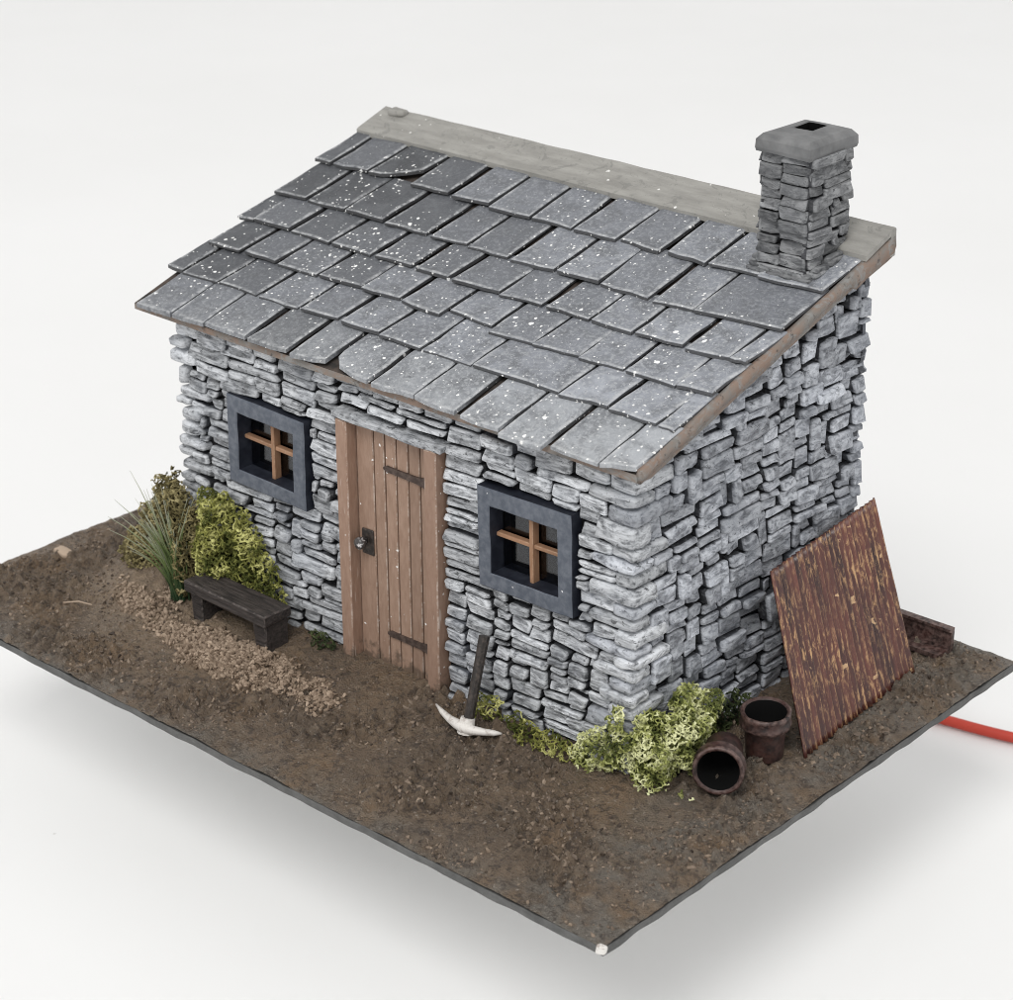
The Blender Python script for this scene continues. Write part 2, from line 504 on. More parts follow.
def box_obj(name, x0, x1, y0, y1, z0, z1, mat, parent=None, b=0.15, jit=0.0, seed=None, xf=None, **kw):
    seed = random.uniform(0, 50) if seed is None else seed
    v, f = bevel_box(x0, x1, y0, y1, z0, z1, b, jit, seed)
    if xf:
        v = [xf(p) for p in v]
    return obj(name, v, f, mat, parent, attrs={'dry': [0.0] * 6 + [1.0] * (len(f) - 6)}, **kw)


def lathe(prof, n=28):
    """prof: list of (r, z); returns verts, faces"""
    v, f = [], []
    for r, z in prof:
        for i in range(n):
            a = 2 * math.pi * i / n
            v.append((r * math.cos(a), r * math.sin(a), z))
    for k in range(len(prof) - 1):
        for i in range(n):
            j = (i + 1) % n
            f.append((k * n + i, k * n + j, (k + 1) * n + j, (k + 1) * n + i))
    f.append(tuple(range(n))[::-1]); f.append(tuple((len(prof) - 1) * n + i for i in range(n)))
    return v, f


def tube(path, radii, n=8):
    v, f = [], []
    P = [Vector(p) for p in path]
    up = Vector((0.13, 0.21, 0.97))
    for k, p in enumerate(P):
        d = (P[min(k + 1, len(P) - 1)] - P[max(k - 1, 0)]).normalized()
        a = d.cross(up)
        if a.length < 0.05:
            a = d.cross(Vector((1, 0, 0)))
        a.normalize(); b = d.cross(a)
        r = radii[k] if hasattr(radii, '__len__') else radii
        for i in range(n):
            t_ = 2 * math.pi * i / n
            v.append(tuple(p + a * r * math.cos(t_) + b * r * math.sin(t_)))
    for k in range(len(P) - 1):
        for i in range(n):
            j = (i + 1) % n
            f.append((k * n + i, (k + 1) * n + i, (k + 1) * n + j, k * n + j))
    f.append(tuple(range(n))); f.append(tuple((len(P) - 1) * n + i for i in range(n))[::-1])
    return v, f


def rough_block(x0, x1, y0, y1, z0, z1, r=0.45, seed=0.0, n_=4):
    vs, fs, dry, idx = [], [], [], {}
    lo = np.array((x0, y0, z0)); hi = np.array((x1, y1, z1)); c = (lo + hi) / 2; h = (hi - lo) / 2
    rr = min(r, h.min() * .8)

    def put(i, j, k):
        if (i, j, k) in idx:
            return idx[(i, j, k)]
        q = np.array([(-1 + 2 * t_ / n_) for t_ in (i, j, k)])
        q = np.sign(q) * np.abs(q) ** 0.7
        p = q * h
        inner = np.clip(p, -(h - rr), h - rr)
        dv = p - inner
        ln = np.linalg.norm(dv)
        if ln > rr:
            dv *= rr / ln
        p = c + inner + dv
        p = p + 0.30 * np.array([nz(p, 0.7, seed), nz(p, 0.7, seed + 11), 0.6 * nz(p, 0.7, seed + 23)])
        idx[(i, j, k)] = len(vs); vs.append(tuple(p)); dry.append(.35 + min(.65, (np.abs(q) > .72).sum() * .33))
        return idx[(i, j, k)]
    R_ = range(n_)
    for a in R_:
        for b in R_:
            fs.append((put(0, a, b), put(0, a, b + 1), put(0, a + 1, b + 1), put(0, a + 1, b)))
            fs.append((put(n_, a, b), put(n_, a + 1, b), put(n_, a + 1, b + 1), put(n_, a, b + 1)))
            fs.append((put(a, 0, b), put(a + 1, 0, b), put(a + 1, 0, b + 1), put(a, 0, b + 1)))
            fs.append((put(a, n_, b), put(a, n_, b + 1), put(a + 1, n_, b + 1), put(a + 1, n_, b)))
            fs.append((put(a, b, 0), put(a, b + 1, 0), put(a + 1, b + 1, 0), put(a + 1, b, 0)))
            fs.append((put(a, b, n_), put(a + 1, b, n_), put(a + 1, b + 1, n_), put(a, b + 1, n_)))
    return vs, fs, dry


# ================================================================== the setting
TABLE_Z = -24.0
v, f = [], []
R = 1500.0
prof = [(-R, 0), (R * .75, 0)] + [(R * .75 + 350 * math.sin(a), 350 - 350 * math.cos(a)) for a in np.linspace(0.1, math.pi / 2, 10)] + [(R * .75 + 350, 1400)]
dx, dy = 0.67, 0.74
for s, h in prof:          # seamless white sheet curving up far behind the model
    for e in (-R, R):
        v.append((-s * dx + e * dy, s * dy + e * dx, TABLE_Z + h))
for k in range(len(prof) - 1):
    f.append((2 * k, 2 * k + 1, 2 * k + 3, 2 * k + 2))
o = obj('tabletop', v, f, 'table', smooth=True, origin=(0, 0, TABLE_Z))
o['kind'] = 'structure'

bx = box_obj('foam_block', -74, -22, 15, 44, TABLE_Z, -0.95, 'foam', b=0.6, jit=0.2)
tag(bx, 'white foam block propping the base board up off the table', 'block')

# ------------------------------------------------------------------ base board with mud
BX0, BX1, BY0, BY1 = -92.6, 16.83, -24.56, 50.2
base = empty('base_board', (-38, 13, -1.2))
tag(base, 'thin grey rectangular base board covered in lumpy brown mud', 'base')


def smooth(a, b, x):
    t_ = min(1, max(0, (x - a) / (b - a)))
    return t_ * t_ * (3 - 2 * t_)


def ground_z(x, y, fine=True):
    e = min(x - BX0, BX1 - x, y - BY0, BY1 - y)
    z = 0.12 + 0.45 * smooth(0.0, 6.0, e)
    # distance outside the walls: soil is packed up against them
    d = math.hypot(max(-70 - x, 0, x - 0), max(0 - y, 0, y - 41))
    z += 0.45 * (1 - smooth(0.0, 6.0, d))
    m = math.hypot((x + 74) / 9.0, (y + 1) / 9.0)      # low bank at the far corner
    z += 1.9 * (1 - smooth(0.15, 1.0, m))
    if fine:
        p = (x, y, 0.0)
        amp = smooth(-0.25, 0.35, nz(p, 0.10, 4.0)) * 0.8 + 0.2
        lump = abs(nz(p, 0.55, 9.0)) * 0.50 + max(0, nz(p, 1.0, 2.0)) * 0.62 + abs(nz(p, 2.1, 5.0)) * 0.26
        z += (lump - 0.18) * 2.9 * amp * (0.2 + 0.8 * smooth(0.0, 2.0, e)) + 0.3 * nz(p, 0.16, 1.0)
    return max(z, 0.04)


STEP = 0.26
nx, ny = int((BX1 - BX0) / STEP), int((BY1 - BY0) / STEP)
gx = np.linspace(BX0, BX1, nx); gy = np.linspace(BY0, BY1, ny)
v, tan_a = [], []
for j in range(ny):
    for i in range(nx):
        x, y = gx[i], gy[j]
        inside = -68 < x < -2 and 2 < y < 39
        ed = (i in (0, nx - 1)) or (j in (0, ny - 1))
        px_ = x + (0.25 * nz((x, y, 0), 0.3, 7) if ed and j in (0, ny - 1) else 0)
        z = 0.3 if inside else ground_z(x, y)
        v.append((x, y, z))
        tn_ = 1 - smooth(0.3, 1.15, math.hypot((x + 66) / 21, (y + 7) / 10) + 0.25 * nz((x, y, 0), 0.2, 3))
        tan_a.append(tn_)
f = [(j * nx + i, j * nx + i + 1, (j + 1) * nx + i + 1, (j + 1) * nx + i) for j in range(ny - 1) for i in range(nx - 1)]
obj('mud', v, f, 'mud', base, origin=(-38, 13, 0), smooth=True, attrs={'tan': tan_a})

# card under the mud, slightly ragged along the rim
v, f = [], []
ring = []
nseg = 90
for (xa, ya, xb, yb) in ((BX0, BY0, BX1, BY0), (BX1, BY0, BX1, BY1), (BX1, BY1, BX0, BY1), (BX0, BY1, BX0, BY0)):
    for k in range(nseg):
        q = k / nseg
        ring.append((xa + (xb - xa) * q, ya + (yb - ya) * q))
cx_, cy_ = (BX0 + BX1) / 2, (BY0 + BY1) / 2
n = len(ring)
for (z, grow, jit) in ((-0.9, 0.0, 0.14), (-0.25, 0.12, 0.10), (0.02, 0.06, 0.10), (-0.10, -0.5, 0.05)):
    for (x, y) in ring:
        ox = (1 if x > cx_ else -1) * (1 if abs(x - BX0) < .01 or abs(x - BX1) < .01 else 0)
        oy = (1 if y > cy_ else -1) * (1 if abs(y - BY0) < .01 or abs(y - BY1) < .01 else 0)
        g_ = grow + jit * nz((x, y, z), 0.35, 6) * 1.6
        v.append((x + ox * g_, y + oy * g_, z + (0.12 * nz((x, y, 0), 0.5, 2) if z > -0.5 else 0)))
for k in range(3):
    for i in range(n):
        j = (i + 1) % n
        f.append((k * n + i, k * n + j, (k + 1) * n + j, (k + 1) * n + i))
f.append(tuple(range(n))[::-1])
f.append(tuple(3 * n + i for i in range(n)))
fm = [0] * len(f); fm[-2] = 1  # unseen underside made white to bounce fill light into the shadow below
obj('card', v, f, 'card', base, mats=['card', 'foam'], fmat=fm)

# torn white card at the nearest corner
mb = MB()
tv_, tf_, td_ = rough_block(BX1 - .75, BX1 + .22, BY0 - .2, BY0 + .45, -.85, .24, .3, 4.0, 5)
mb.add(tv_, tf_)
o = mb.build('torn_corner', 'torn', base)
o['label'] = 'torn white card showing at the front corner'

# loose soil crumbs too many to count
ICO_V, ICO_F = [], []
ph = (1 + 5 ** .5) / 2
for a in (-1, 1):
    for b in (-ph, ph):
        ICO_V += [(0, a, b), (a, b, 0), (b, 0, a)]
ICO_V = np.array(ICO_V) / math.hypot(1, ph)
_d = np.linalg.norm(ICO_V[:, None] - ICO_V[None], axis=2)
_e = _d.min(where=_d > .1, initial=9) * 1.1
for i in range(12):
    for j in range(i + 1, 12):
        for k in range(j + 1, 12):
            if _d[i, j] < _e and _d[j, k] < _e and _d[i, k] < _e:
                nrm = np.cross(ICO_V[j] - ICO_V[i], ICO_V[k] - ICO_V[i])
                ICO_F.append((i, j, k) if nrm @ ICO_V[i] > 0 else (i, k, j))


def rand_rot():
    q = rng.normal(size=4); q /= np.linalg.norm(q)
    w, x, y, z = q
    return np.array([[1 - 2 * (y * y + z * z), 2 * (x * y - z * w), 2 * (x * z + y * w)],
                     [2 * (x * y + z * w), 1 - 2 * (x * x + z * z), 2 * (y * z - x * w)],
                     [2 * (x * z - y * w), 2 * (y * z + x * w), 1 - 2 * (x * x + y * y)]])


def bit(mb, p, s, tone, el=1.0):
    vv = ICO_V * (1 + rng.uniform(-0.35, 0.35, (12, 1)))
    vv = vv * np.array([s * el, s, s * 0.8])
    vv = vv @ rand_rot().T + np.array(p)
    mb.add(vv, ICO_F, tone=[tone] * 12)


def outside_house(x, y, m=0.6):
    return x > 0 + m or x < -70 - m or y < -m or y > 41 + m


mb = MB()
cnt = 0
while cnt < 10000:
    x, y = rng.uniform(BX0 + .6, BX1 - .6), rng.uniform(BY0 + .6, BY1 - .6)
    if not outside_house(x, y) or (x < -4 and y > 41) or math.hypot(x - 8, (y - 5) * .7) < 3.8:
        continue
    if nz((x, y, 0), 0.11, 4.0) + 0.35 * nz((x, y, 0), 0.4, 8) < rng.uniform(-0.4, 0.35):
        continue
    s = 0.07 + 0.24 * rng.random() ** 3.0
    bit(mb, (x, y, ground_z(x, y) - s * .25), s, float(np.clip(rng.normal(0.45, 0.27), 0, 1)), rng.uniform(1, 1.9))
    cnt += 1
o = mb.build('soil_crumbs', 'clod', base)
o['kind'] = 'stuff'

# ------------------------------------------------------------------ sawdust-like gravel in front of the bench
mb = MB()
cnt = 0
while cnt < 4200:
    x, y = rng.uniform(-80, -34), rng.uniform(-18, -0.8)
    if not outside_house(x, y, 0.9):
        continue
    # a spread that thins out away from the bench
    d = math.hypot((x + 50) / 15.5, (y + 10.2) / 4.6)
    d2 = math.hypot((x + 68) / 9.0, (y + 7.5) / 4.5) + 0.3
    dd = min(d, d2) + 0.35 * nz((x, y, 0), 0.3, 12)
    if dd > 1 or rng.random() < dd ** 3:
        continue
    s = rng.uniform(0.12, 0.28)
    bit(mb, (x, y, ground_z(x, y) + s * rng.uniform(0.1, 1.0)), s, float(np.clip(rng.normal(0.5, 0.28), 0, 1)), rng.uniform(1.0, 1.9))
    cnt += 1
o = mb.build('gravel', 'gravel')
o['kind'] = 'stuff'
o['label'] = 'tan chips of gravel spread on the mud before the bench'
o['category'] = 'gravel'

# ================================================================== the cottage
L, D = 70.0, 41.0
SLOPE = 13.9 / 43.9


def deck_z(y):
    return 36.0 + (y + 2.5) * SLOPE


house = empty('stone_cottage', (-35, 20, 0))
tag(house, 'small grey stone cottage model with slate roof, chimney and brown plank door', 'cottage')

W1 = (-60.6, -47.6, 17.2, 28.3)
W2 = (-20.8, -7.7, 16.9, 28.6)
DR = (-42.2, -26.9, -0.5, 30.3)
CORE = 1.15       # depth of the dark backing behind the stone faces


def stone_mesh(u0, u1, v0, v1, depth, back=-0.25, r=1.0):
    """one rounded rubble stone on a wall plane: verts in (u, v, w)"""
    cu, cv = (u0 + u1) / 2, (v0 + v1) / 2
    hu, hv = (u1 - u0) / 2, (v1 - v0) / 2
    out = []
    rx, ry = min(hu * .5, r * random.uniform(.15, .6)), min(hv * .6, r * random.uniform(.12, .42))
    sk = random.uniform(-.16, .16) * min(hu, 1.4)
    for (sx, sy) in ((1, -1), (1, 1), (-1, 1), (-1, -1)):
        jx, jy = random.uniform(-.30, .08) * min(1, hu), random.uniform(-.26, .08) * min(1, hv)
        kx, ky = sx * (hu + jx), sy * (hv + jy)
        c = [(kx, ky - sy * ry), (kx - sx * rx * .3, ky - sy * ry * .3), (kx - sx * rx, ky)]
        if sx * sy > 0:
            pass
        else:
            c = c[::-1]
        out += c
        # an extra point half-way along the next side keeps long edges uneven
        if (sx, sy) == (1, 1):
            out.append((random.uniform(-.4, .4) * hu, hv + random.uniform(-.14, .04)))
        if (sx, sy) == (-1, -1):
            out.append((random.uniform(-.4, .4) * hu, -hv + random.uniform(-.04, .14)))
    ang = [math.atan2(b / max(hv, .01), a / max(hu, .01)) for a, b in out]
    out = [p for _, p in sorted(zip(ang, out))]
    n_ = len(out)
    tu, tv = random.uniform(-.28, .28), random.uniform(-.50, .10)
    vs, dry = [], []
    sh = min(hu, hv)
    for (w, k, d) in ((back, 1.0, 0.0), (depth * .55, 1.0, .0), (depth * .80, 1.0, .6), (depth * .97, 1 - r * .10 / max(sh, .3), 1.0), (depth, 1 - r * .30 / max(sh, .45), .35)):
        for (a, b) in out:
            a2, b2 = a * k + sk * b / max(hv, .2) * .4, b * k
            ww = w
            if w > 0:
                ww += tu * a2 / max(hu, .5) * .6 + tv * b2 / max(hv, .5) * .5 + random.uniform(-.06, .06)
            vs.append((cu + a2, cv + b2, ww)); dry.append(d)
    vs.append((cu, cv, depth + random.uniform(-.12, .10))); dry.append(.3)
    fs = []
    for k in range(4):
        for i in range(n_):
            j = (i + 1) % n_
            fs.append((k * n_ + i, k * n_ + j, (k + 1) * n_ + j, (k + 1) * n_ + i))
    for i in range(n_):
        fs.append((4 * n_ + i, 4 * n_ + (i + 1) % n_, 5 * n_))
    return vs, fs, dry


def pack(width, height, blocked, sizes, cell=0.25):
    """fill a wall face with uneven rubble: returns rectangles"""
    nu, nv = int(round(width / cell)), int(round(height / cell))
    occ = np.zeros((nv, nu), bool)
    for j in range(nv):
        for i in range(nu):
            occ[j, i] = blocked((i + .5) * cell, (j + .5) * cell)
    rects = []
    for j in range(nv):
        i = 0
        while i < nu:
            if occ[j, i]:
                i += 1; continue
            w, h = sizes((i + .5) * cell, (j + .5) * cell)
            w, h = int(round(w / cell)), int(round(h / cell))
            run = 0
            while i + run < nu and run < w and not occ[j, i + run]:
                run += 1
            # swallow a sliver that would be left over
            k = run
            while i + k < nu and not occ[j, i + k] and k - run < 8:
                k += 1
            if k - run < 7:
                run = k
            hh = 0
            while j + hh < nv and hh < h and not occ[j + hh, i:i + run].any():
                hh += 1
            k = hh
            while j + k < nv and not occ[j + k, i:i + run].any() and k - hh < 5:
                k += 1
            if k - hh < 4:
                hh = k
            hh = max(hh, 1)
            occ[j:j + hh, i:i + run] = True
            if run >= 3 and hh >= 2 and run * hh >= 9:
                rects.append((i * cell, (i + run) * cell, j * cell, (j + hh) * cell))
            i += run
    out = [list(r) for r in rects]
    for r in list(out):
        if (r[1] - r[0] < 2.3 and r[3] - r[2] < 2.4) or r[1] - r[0] < 1.3:
            for q in out:
                if q is r:
                    continue
                ov = min(q[3], r[3]) - max(q[2], r[2])
                if ov > .75 * (r[3] - r[2]) and q[1] - q[0] < 7.5:
                    if abs(q[1] - r[0]) < .05:
                        q[1] = r[1]; out.remove(r); break
                    if abs(q[0] - r[1]) < .05:
                        q[0] = r[0]; out.remove(r); break
    return out


def warp(u, v):
    """courses wander a little"""
    return (u + 0.25 * nz((u, v, 0), 0.16, 21), v + 0.55 * nz((u * .55, v, 0), 0.13, 33))


def to_front(u, v, w):
    return (u - L, CORE - w, v)


def to_side(u, v, w):
    return (-CORE + w, u, v)


def to_left(u, v, w):
    return (-L + CORE - w, D - u, v)


def to_back(u, v, w):
    return (-u, D - CORE + w, v)


def inrect(x, z, r, m=0.0):
    return r[0] - m < x < r[1] + m and r[2] - m < z < r[3] + m


def wall_core(name_label, pts_boxes):
    mb = MB()
    for (x0, x1, y0, y1, z0, z1) in pts_boxes:
        vv, ff = bevel_box(x0, x1, y0, y1, z0, z1, 0.02)
        mb.add(vv, ff)
    o = mb.build('wall', 'core', house)
    o['label'] = name_label
    return o


TH = 2.2    # thickness of the backing
y0, y1 = CORE, CORE + TH
fr_boxes = [(-L + CORE, W1[0] + .6, y0, y1, 0, 35.3), (W1[0] + .6, W1[1] - .6, y0, y1, 0, W1[2] + .6), (W1[0] + .6, W1[1] - .6, y0, y1, W1[3] - .6, 35.3),
            (W1[1] - .6, DR[0] + .5, y0, y1, 0, 35.3), (DR[0] + .5, DR[1] - .5, y0, y1, DR[3] - .4, 35.3),
            (DR[1] - .5, W2[0] + .6, y0, y1, 0, 35.3), (W2[0] + .6, W2[1] - .6, y0, y1, 0, W2[2] + .6), (W2[0] + .6, W2[1] - .6, y0, y1, W2[3] - .6, 35.3),
            (W2[1] - .6, -CORE - TH, y0, y1, 0, 35.3)]
wall_front = wall_core('long front wall of pale rubble stone', fr_boxes)


def gable_core(xa, xb, label):
    pts = [(CORE, 0), (D - CORE, 0), (D - CORE, deck_z(D - CORE) - 1.7), (CORE, deck_z(CORE) - 1.7)]
    v = [(xa, y, z) for y, z in pts] + [(xb, y, z) for y, z in pts]
    f = [(3, 2, 1, 0), (4, 5, 6, 7)] + [(i, (i + 1) % 4, 4 + (i + 1) % 4, 4 + i) for i in range(4)]
    o = obj('wall', v, f, 'core', house)
    o['label'] = label
    return o


wall_side = gable_core(-CORE - TH, -CORE, 'gable wall of blue-grey blocky stone')
wall_left = gable_core(-L + CORE, -L + CORE + TH, 'far gable wall of rubble stone')
wall_back = wall_core('rear wall of rubble stone', [(-L + CORE + TH, -CORE - TH, D - CORE - TH, D - CORE, 0, deck_z(D - CORE - TH) - 1.7)])
# dark room behind the windows
obj('interior', [(-66, 3.4, 0.4), (-4, 3.4, 0.4), (-4, 20, 0.4), (-66, 20, 0.4), (-66, 20, 35.2), (-4, 20, 35.2)], [(0, 1, 2, 3), (3, 2, 5, 4)], 'inside', house)

STONES = []     # (apparent size, wall, verts, faces, dry, material)


def put_stone(wall, fn, rect, depth, mat, weight=1.0, do_warp=True, r=1.0):
    u0, u1, v0, v1 = rect
    g_ = random.uniform(.07, .16)
    vs, fs, dry = stone_mesh(u0 + g_, u1 - g_, v0 + g_, v1 - g_ * random.uniform(.8, 1.8), depth, r=r)
    if do_warp:
        vs = [fn(*(warp(a, b) + (w,))) for a, b, w in vs]
    else:
        vs = [fn(a, b, w) for a, b, w in vs]
    STONES.append(((u1 - u0) * (v1 - v0) * weight, wall, vs, fs, dry, mat))


# quoins bound round the two front corners
Q_FRONT, Q_SIDE, QL_FRONT, QL_SIDE = [], [], [], []
z = 0.0
k = 0
while z < 34.6:
    h = random.choice((1.25, 1.5, 1.5, 1.75, 2.0, 2.5))
    if z + h > 34.0:
        h = 35.0 - z
    a = random.uniform(4.0, 6.5) if k % 2 else random.uniform(2.2, 3.6)
    b = random.uniform(2.6, 3.8) if k % 2 else random.uniform(4.2, 6.6)
    pr, pr2 = random.uniform(.05, .5), random.uniform(.05, .5)
    vs, fs, dry = rough_block(-a, pr2, -pr, b, z + .10, z + h - .16, .34, z * 2.3)
    STONES.append((99, wall_front, vs, fs, dry, 'stone_front' if k % 3 else 'stone_side'))
    Q_FRONT.append((L - a, L + 1, z, z + h)); Q_SIDE.append((-1, b, z, z + h))
    a, b = (random.uniform(1.6, 3.0), random.uniform(3, 5)) if k % 2 else (random.uniform(3.0, 5.5), random.uniform(2, 3))
    pr, pr2 = random.uniform(-.1, .4), random.uniform(-.4, 1.1)
    vs, fs, dry = rough_block(-L - pr2, -L + a, -pr, b, z + .15, z + h - .18, .6, z * 3.1 + 40)
    STONES.append((99, wall_front, vs, fs, dry, 'stone_front'))
    QL_FRONT.append((-1, a, z, z + h)); QL_SIDE.append((D - b, D + 1, z, z + h))
    z += h
    k += 1


def front_blocked(u, v):
    x = u - L
    if inrect(x, v, W1, .1) or inrect(x, v, W2, .1) or inrect(x, v, DR, .05):
        return True
    if inrect(x, v, (DR[0] - .6, DR[1] + .9, 30.2, 31.7)):
        return True
    return any(inrect(u, v, q) for q in Q_FRONT) or any(inrect(u, v, q) for q in QL_FRONT)


def front_sizes(u, v):
    r = random.random()
    if r < .30:
        return random.uniform(4.5, 8.5), random.choice((.75, 1.0, 1.25))
    if r < .82:
        return random.uniform(2.8, 5.6), random.choice((1.0, 1.25, 1.5, 1.75))
    return random.uniform(2.2, 3.6), random.choice((1.5, 1.75, 2.25))


for rct in pack(L, 35.25, front_blocked, front_sizes):
    put_stone(wall_front, to_front, rct, CORE + random.uniform(-.55, .45), 'stone_front', 1.15, r=.6)


def side_blocked(u, v):
    if v > deck_z(u) - 1.35:
        return True
    return any(inrect(u, v, q) for q in Q_SIDE)


def side_sizes(u, v):
    r = random.random()
    if r < .10:
        return random.uniform(1.4, 1.9), random.uniform(2.8, 3.8)
    if r < .32:
        return random.uniform(3.5, 6.5), random.uniform(.8, 1.4)
    return random.uniform(2.4, 4.4), random.choice((1.25, 1.5, 1.75, 2.25))


for rct in pack(D, 48.5, side_blocked, side_sizes):
    put_stone(wall_side, to_side, rct, CORE + random.uniform(-.75, .5), 'stone_side', 0.9 if rct[0] < 25 else .75, r=.42)
# walls turned away from the camera: the same rubble, joined
hidden = []
for rct in pack(D, 48.5, lambda u, v: v > deck_z(D - u) - 1.35 or any(inrect(u, v, q) for q in QL_SIDE), side_sizes, .33):
    vs, fs, dry = stone_mesh(rct[0] + .12, rct[1] - .12, rct[2] + .12, rct[3] - .15, CORE + random.uniform(-.6, .4))
    hidden.append((wall_left, [to_left(*(warp(a, b) + (w,))) for a, b, w in vs], fs, dry))
for rct in pack(L, 48.3, lambda u, v: False, side_sizes, .33):
    vs, fs, dry = stone_mesh(rct[0] + .12, rct[1] - .12, rct[2] + .12, rct[3] - .15, CORE + random.uniform(-.6, .4))
    hidden.append((wall_back, [to_back(*(warp(a, b) + (w,))) for a, b, w in vs], fs, dry))

STONES.sort(key=lambda s: -s[0])
rest = {}
for i, (_, wall, vs, fs, dry, mt) in enumerate(STONES):
    if i < 400:
        c = np.mean(vs, axis=0)
        obj('stone', vs, fs, mt, wall, origin=tuple(c), smooth=True, attrs={'dry': dry})
    else:
        rest.setdefault((wall.name, mt), (wall, MB()))[1].add(vs, fs, dry=dry)
for (wn, mt), (wall, mb) in rest.items():
    o = mb.build('small_stones', mt, wall, smooth=True); o['kind'] = 'stuff'
for w in (wall_left, wall_back):
    mb = MB()
    for (wall, vs, fs, dry) in hidden:
        if wall is w:
            mb.add(vs, fs, dry=dry)
    o = mb.build('rubble_stones', 'stone_side', w, smooth=True); o['kind'] = 'stuff'

# ------------------------------------------------------------------ windows


def window(r, tilt):
    x0, x1, z0, z1 = r
    fw = 1.9
    yo, yi = -0.75, 1.6
    cxm, czm = (x0 + x1) / 2, (z0 + z1) / 2

    def xf(p):
        a = math.radians(tilt)
        dx_, dz_ = p[0] - cxm, p[2] - czm
        return (cxm + dx_ * math.cos(a) - dz_ * math.sin(a), p[1], czm + dx_ * math.sin(a) + dz_ * math.cos(a))
    outer = [(x0, z0), (x1, z0), (x1, z1), (x0, z1)]
    inner = [(x0 + fw * .95, z0 + fw), (x1 - fw, z0 + fw), (x1 - fw, z1 - fw * 1.05), (x0 + fw * .95, z1 - fw * 1.05)]

    def subdiv(poly, m=5):
        q = []
        for i in range(4):
            a, b = poly[i], poly[(i + 1) % 4]
            for k_ in range(m):
                q.append((a[0] + (b[0] - a[0]) * k_ / m, a[1] + (b[1] - a[1]) * k_ / m))
        return q
    O, I = subdiv(outer), subdiv(inner)
    vs, dry = [], []
    sx = lambda p, s: (p[0] + s * (1 if p[0] < cxm else -1), p[1] + s * (1 if p[1] < czm else -1))
    loops = ((O, yi, 0, 0), (O, yo + .2, 0, .6), ([sx(p, .2) for p in O], yo, 0, 1), ([sx(p, -.12) for p in I], yo, 0, 1), (I, yo + .12, 0, .5), (I, yi + 1.2, 0, 0))
    n_ = len(O)
    for (lp, y, _, d) in loops:
        for p in lp:
            j = (0.10 * nz((p[0], y, p[1]), 0.8, 3.3), 0.08 * nz((p[0], y, p[1]), 0.8, 8.8))
            vs.append(xf((p[0] + j[0], y + 0.10 * nz((p[0], 0, p[1]), 0.4, 1.2), p[1] + j[1]))); dry.append(d)
    fs = []
    for k_ in range(5):
        for i in range(n_):
            jn = (i + 1) % n_
            fs.append((k_ * n_ + i, k_ * n_ + jn, (k_ + 1) * n_ + jn, (k_ + 1) * n_ + i))
    fm = [1] * n_ + [0] * (3 * n_) + [1] * n_
    w = obj('window', vs, fs, 'wframe', house, attrs={'dry': dry}, mats=['wframe', 'reveal'], fmat=fm)
    ix0, ix1, iz0, iz1 = inner[0][0], inner[1][0], inner[0][1], inner[2][1]
    mx, mz = (ix0 + ix1) / 2 + .25, (iz0 + iz1) / 2 + .35
    yb0, yb1 = 0.25, 1.3
    box_obj('glazing_bar', mx - .28, mx + .28, yb0, yb1, iz0 - .3, iz1 + .3, 'bar', w, .08, .06, xf=xf)
    box_obj('glazing_bar', ix0 - .1, mx - .29, yb0 + .15, yb1 - .1, mz - .24, mz + .24, 'bar', w, .08, .06, xf=xf)
    box_obj('glazing_bar', mx + .29, ix1 + .3, yb0 + .15, yb1 - .1, mz - .24, mz + .24, 'bar', w, .08, .06, xf=xf)
    for (a, b) in ((ix0 - .2, mx - .02), (mx + .02, ix1 + .2)):
        for (c_, d_) in ((iz0 - .2, mz - .02), (mz + .02, iz1 + .2)):
            box_obj('pane', a, b, 1.36, 1.56, c_, d_, 'glass', w, .02, xf=xf)
    return w


w_ = window(W1, -1.2)
w_ = window(W2, 1.3)

# ------------------------------------------------------------------ door
dx0, dx1, dz1 = DR[0], DR[1], DR[3]
box_obj('door_post', dx0, dx0 + 1.75, -0.85, 2.2, -0.1, dz1, 'post', house, .14, .08)
box_obj('door_post', dx1 - 1.75, dx1 + .1, -0.75, 2.2, -0.2, dz1 + .1, 'post', house, .14, .08)
door = box_obj('door', dx0 + 1.6, dx1 - 1.6, 1.25, 2.6, -0.1, dz1, 'gap', house, .05)
xs = [dx0 + 1.8, dx0 + 4.4, dx0 + 6.1, dx0 + 7.75, dx0 + 9.4, dx0 + 11.1, dx1 - 1.8]
xs = [dx0 + 1.8 + (dx1 - dx0 - 3.6) * q for q in (0, .235, .385, .535, .69, .845, 1.0)]
for i in range(6):
    box_obj('plank', xs[i] + .10, xs[i + 1] - .10, 0.62 + random.uniform(-.05, .05), 1.3, 0.1 + random.uniform(-.1, .1), dz1 - .05, 'door', door, .10, .05)
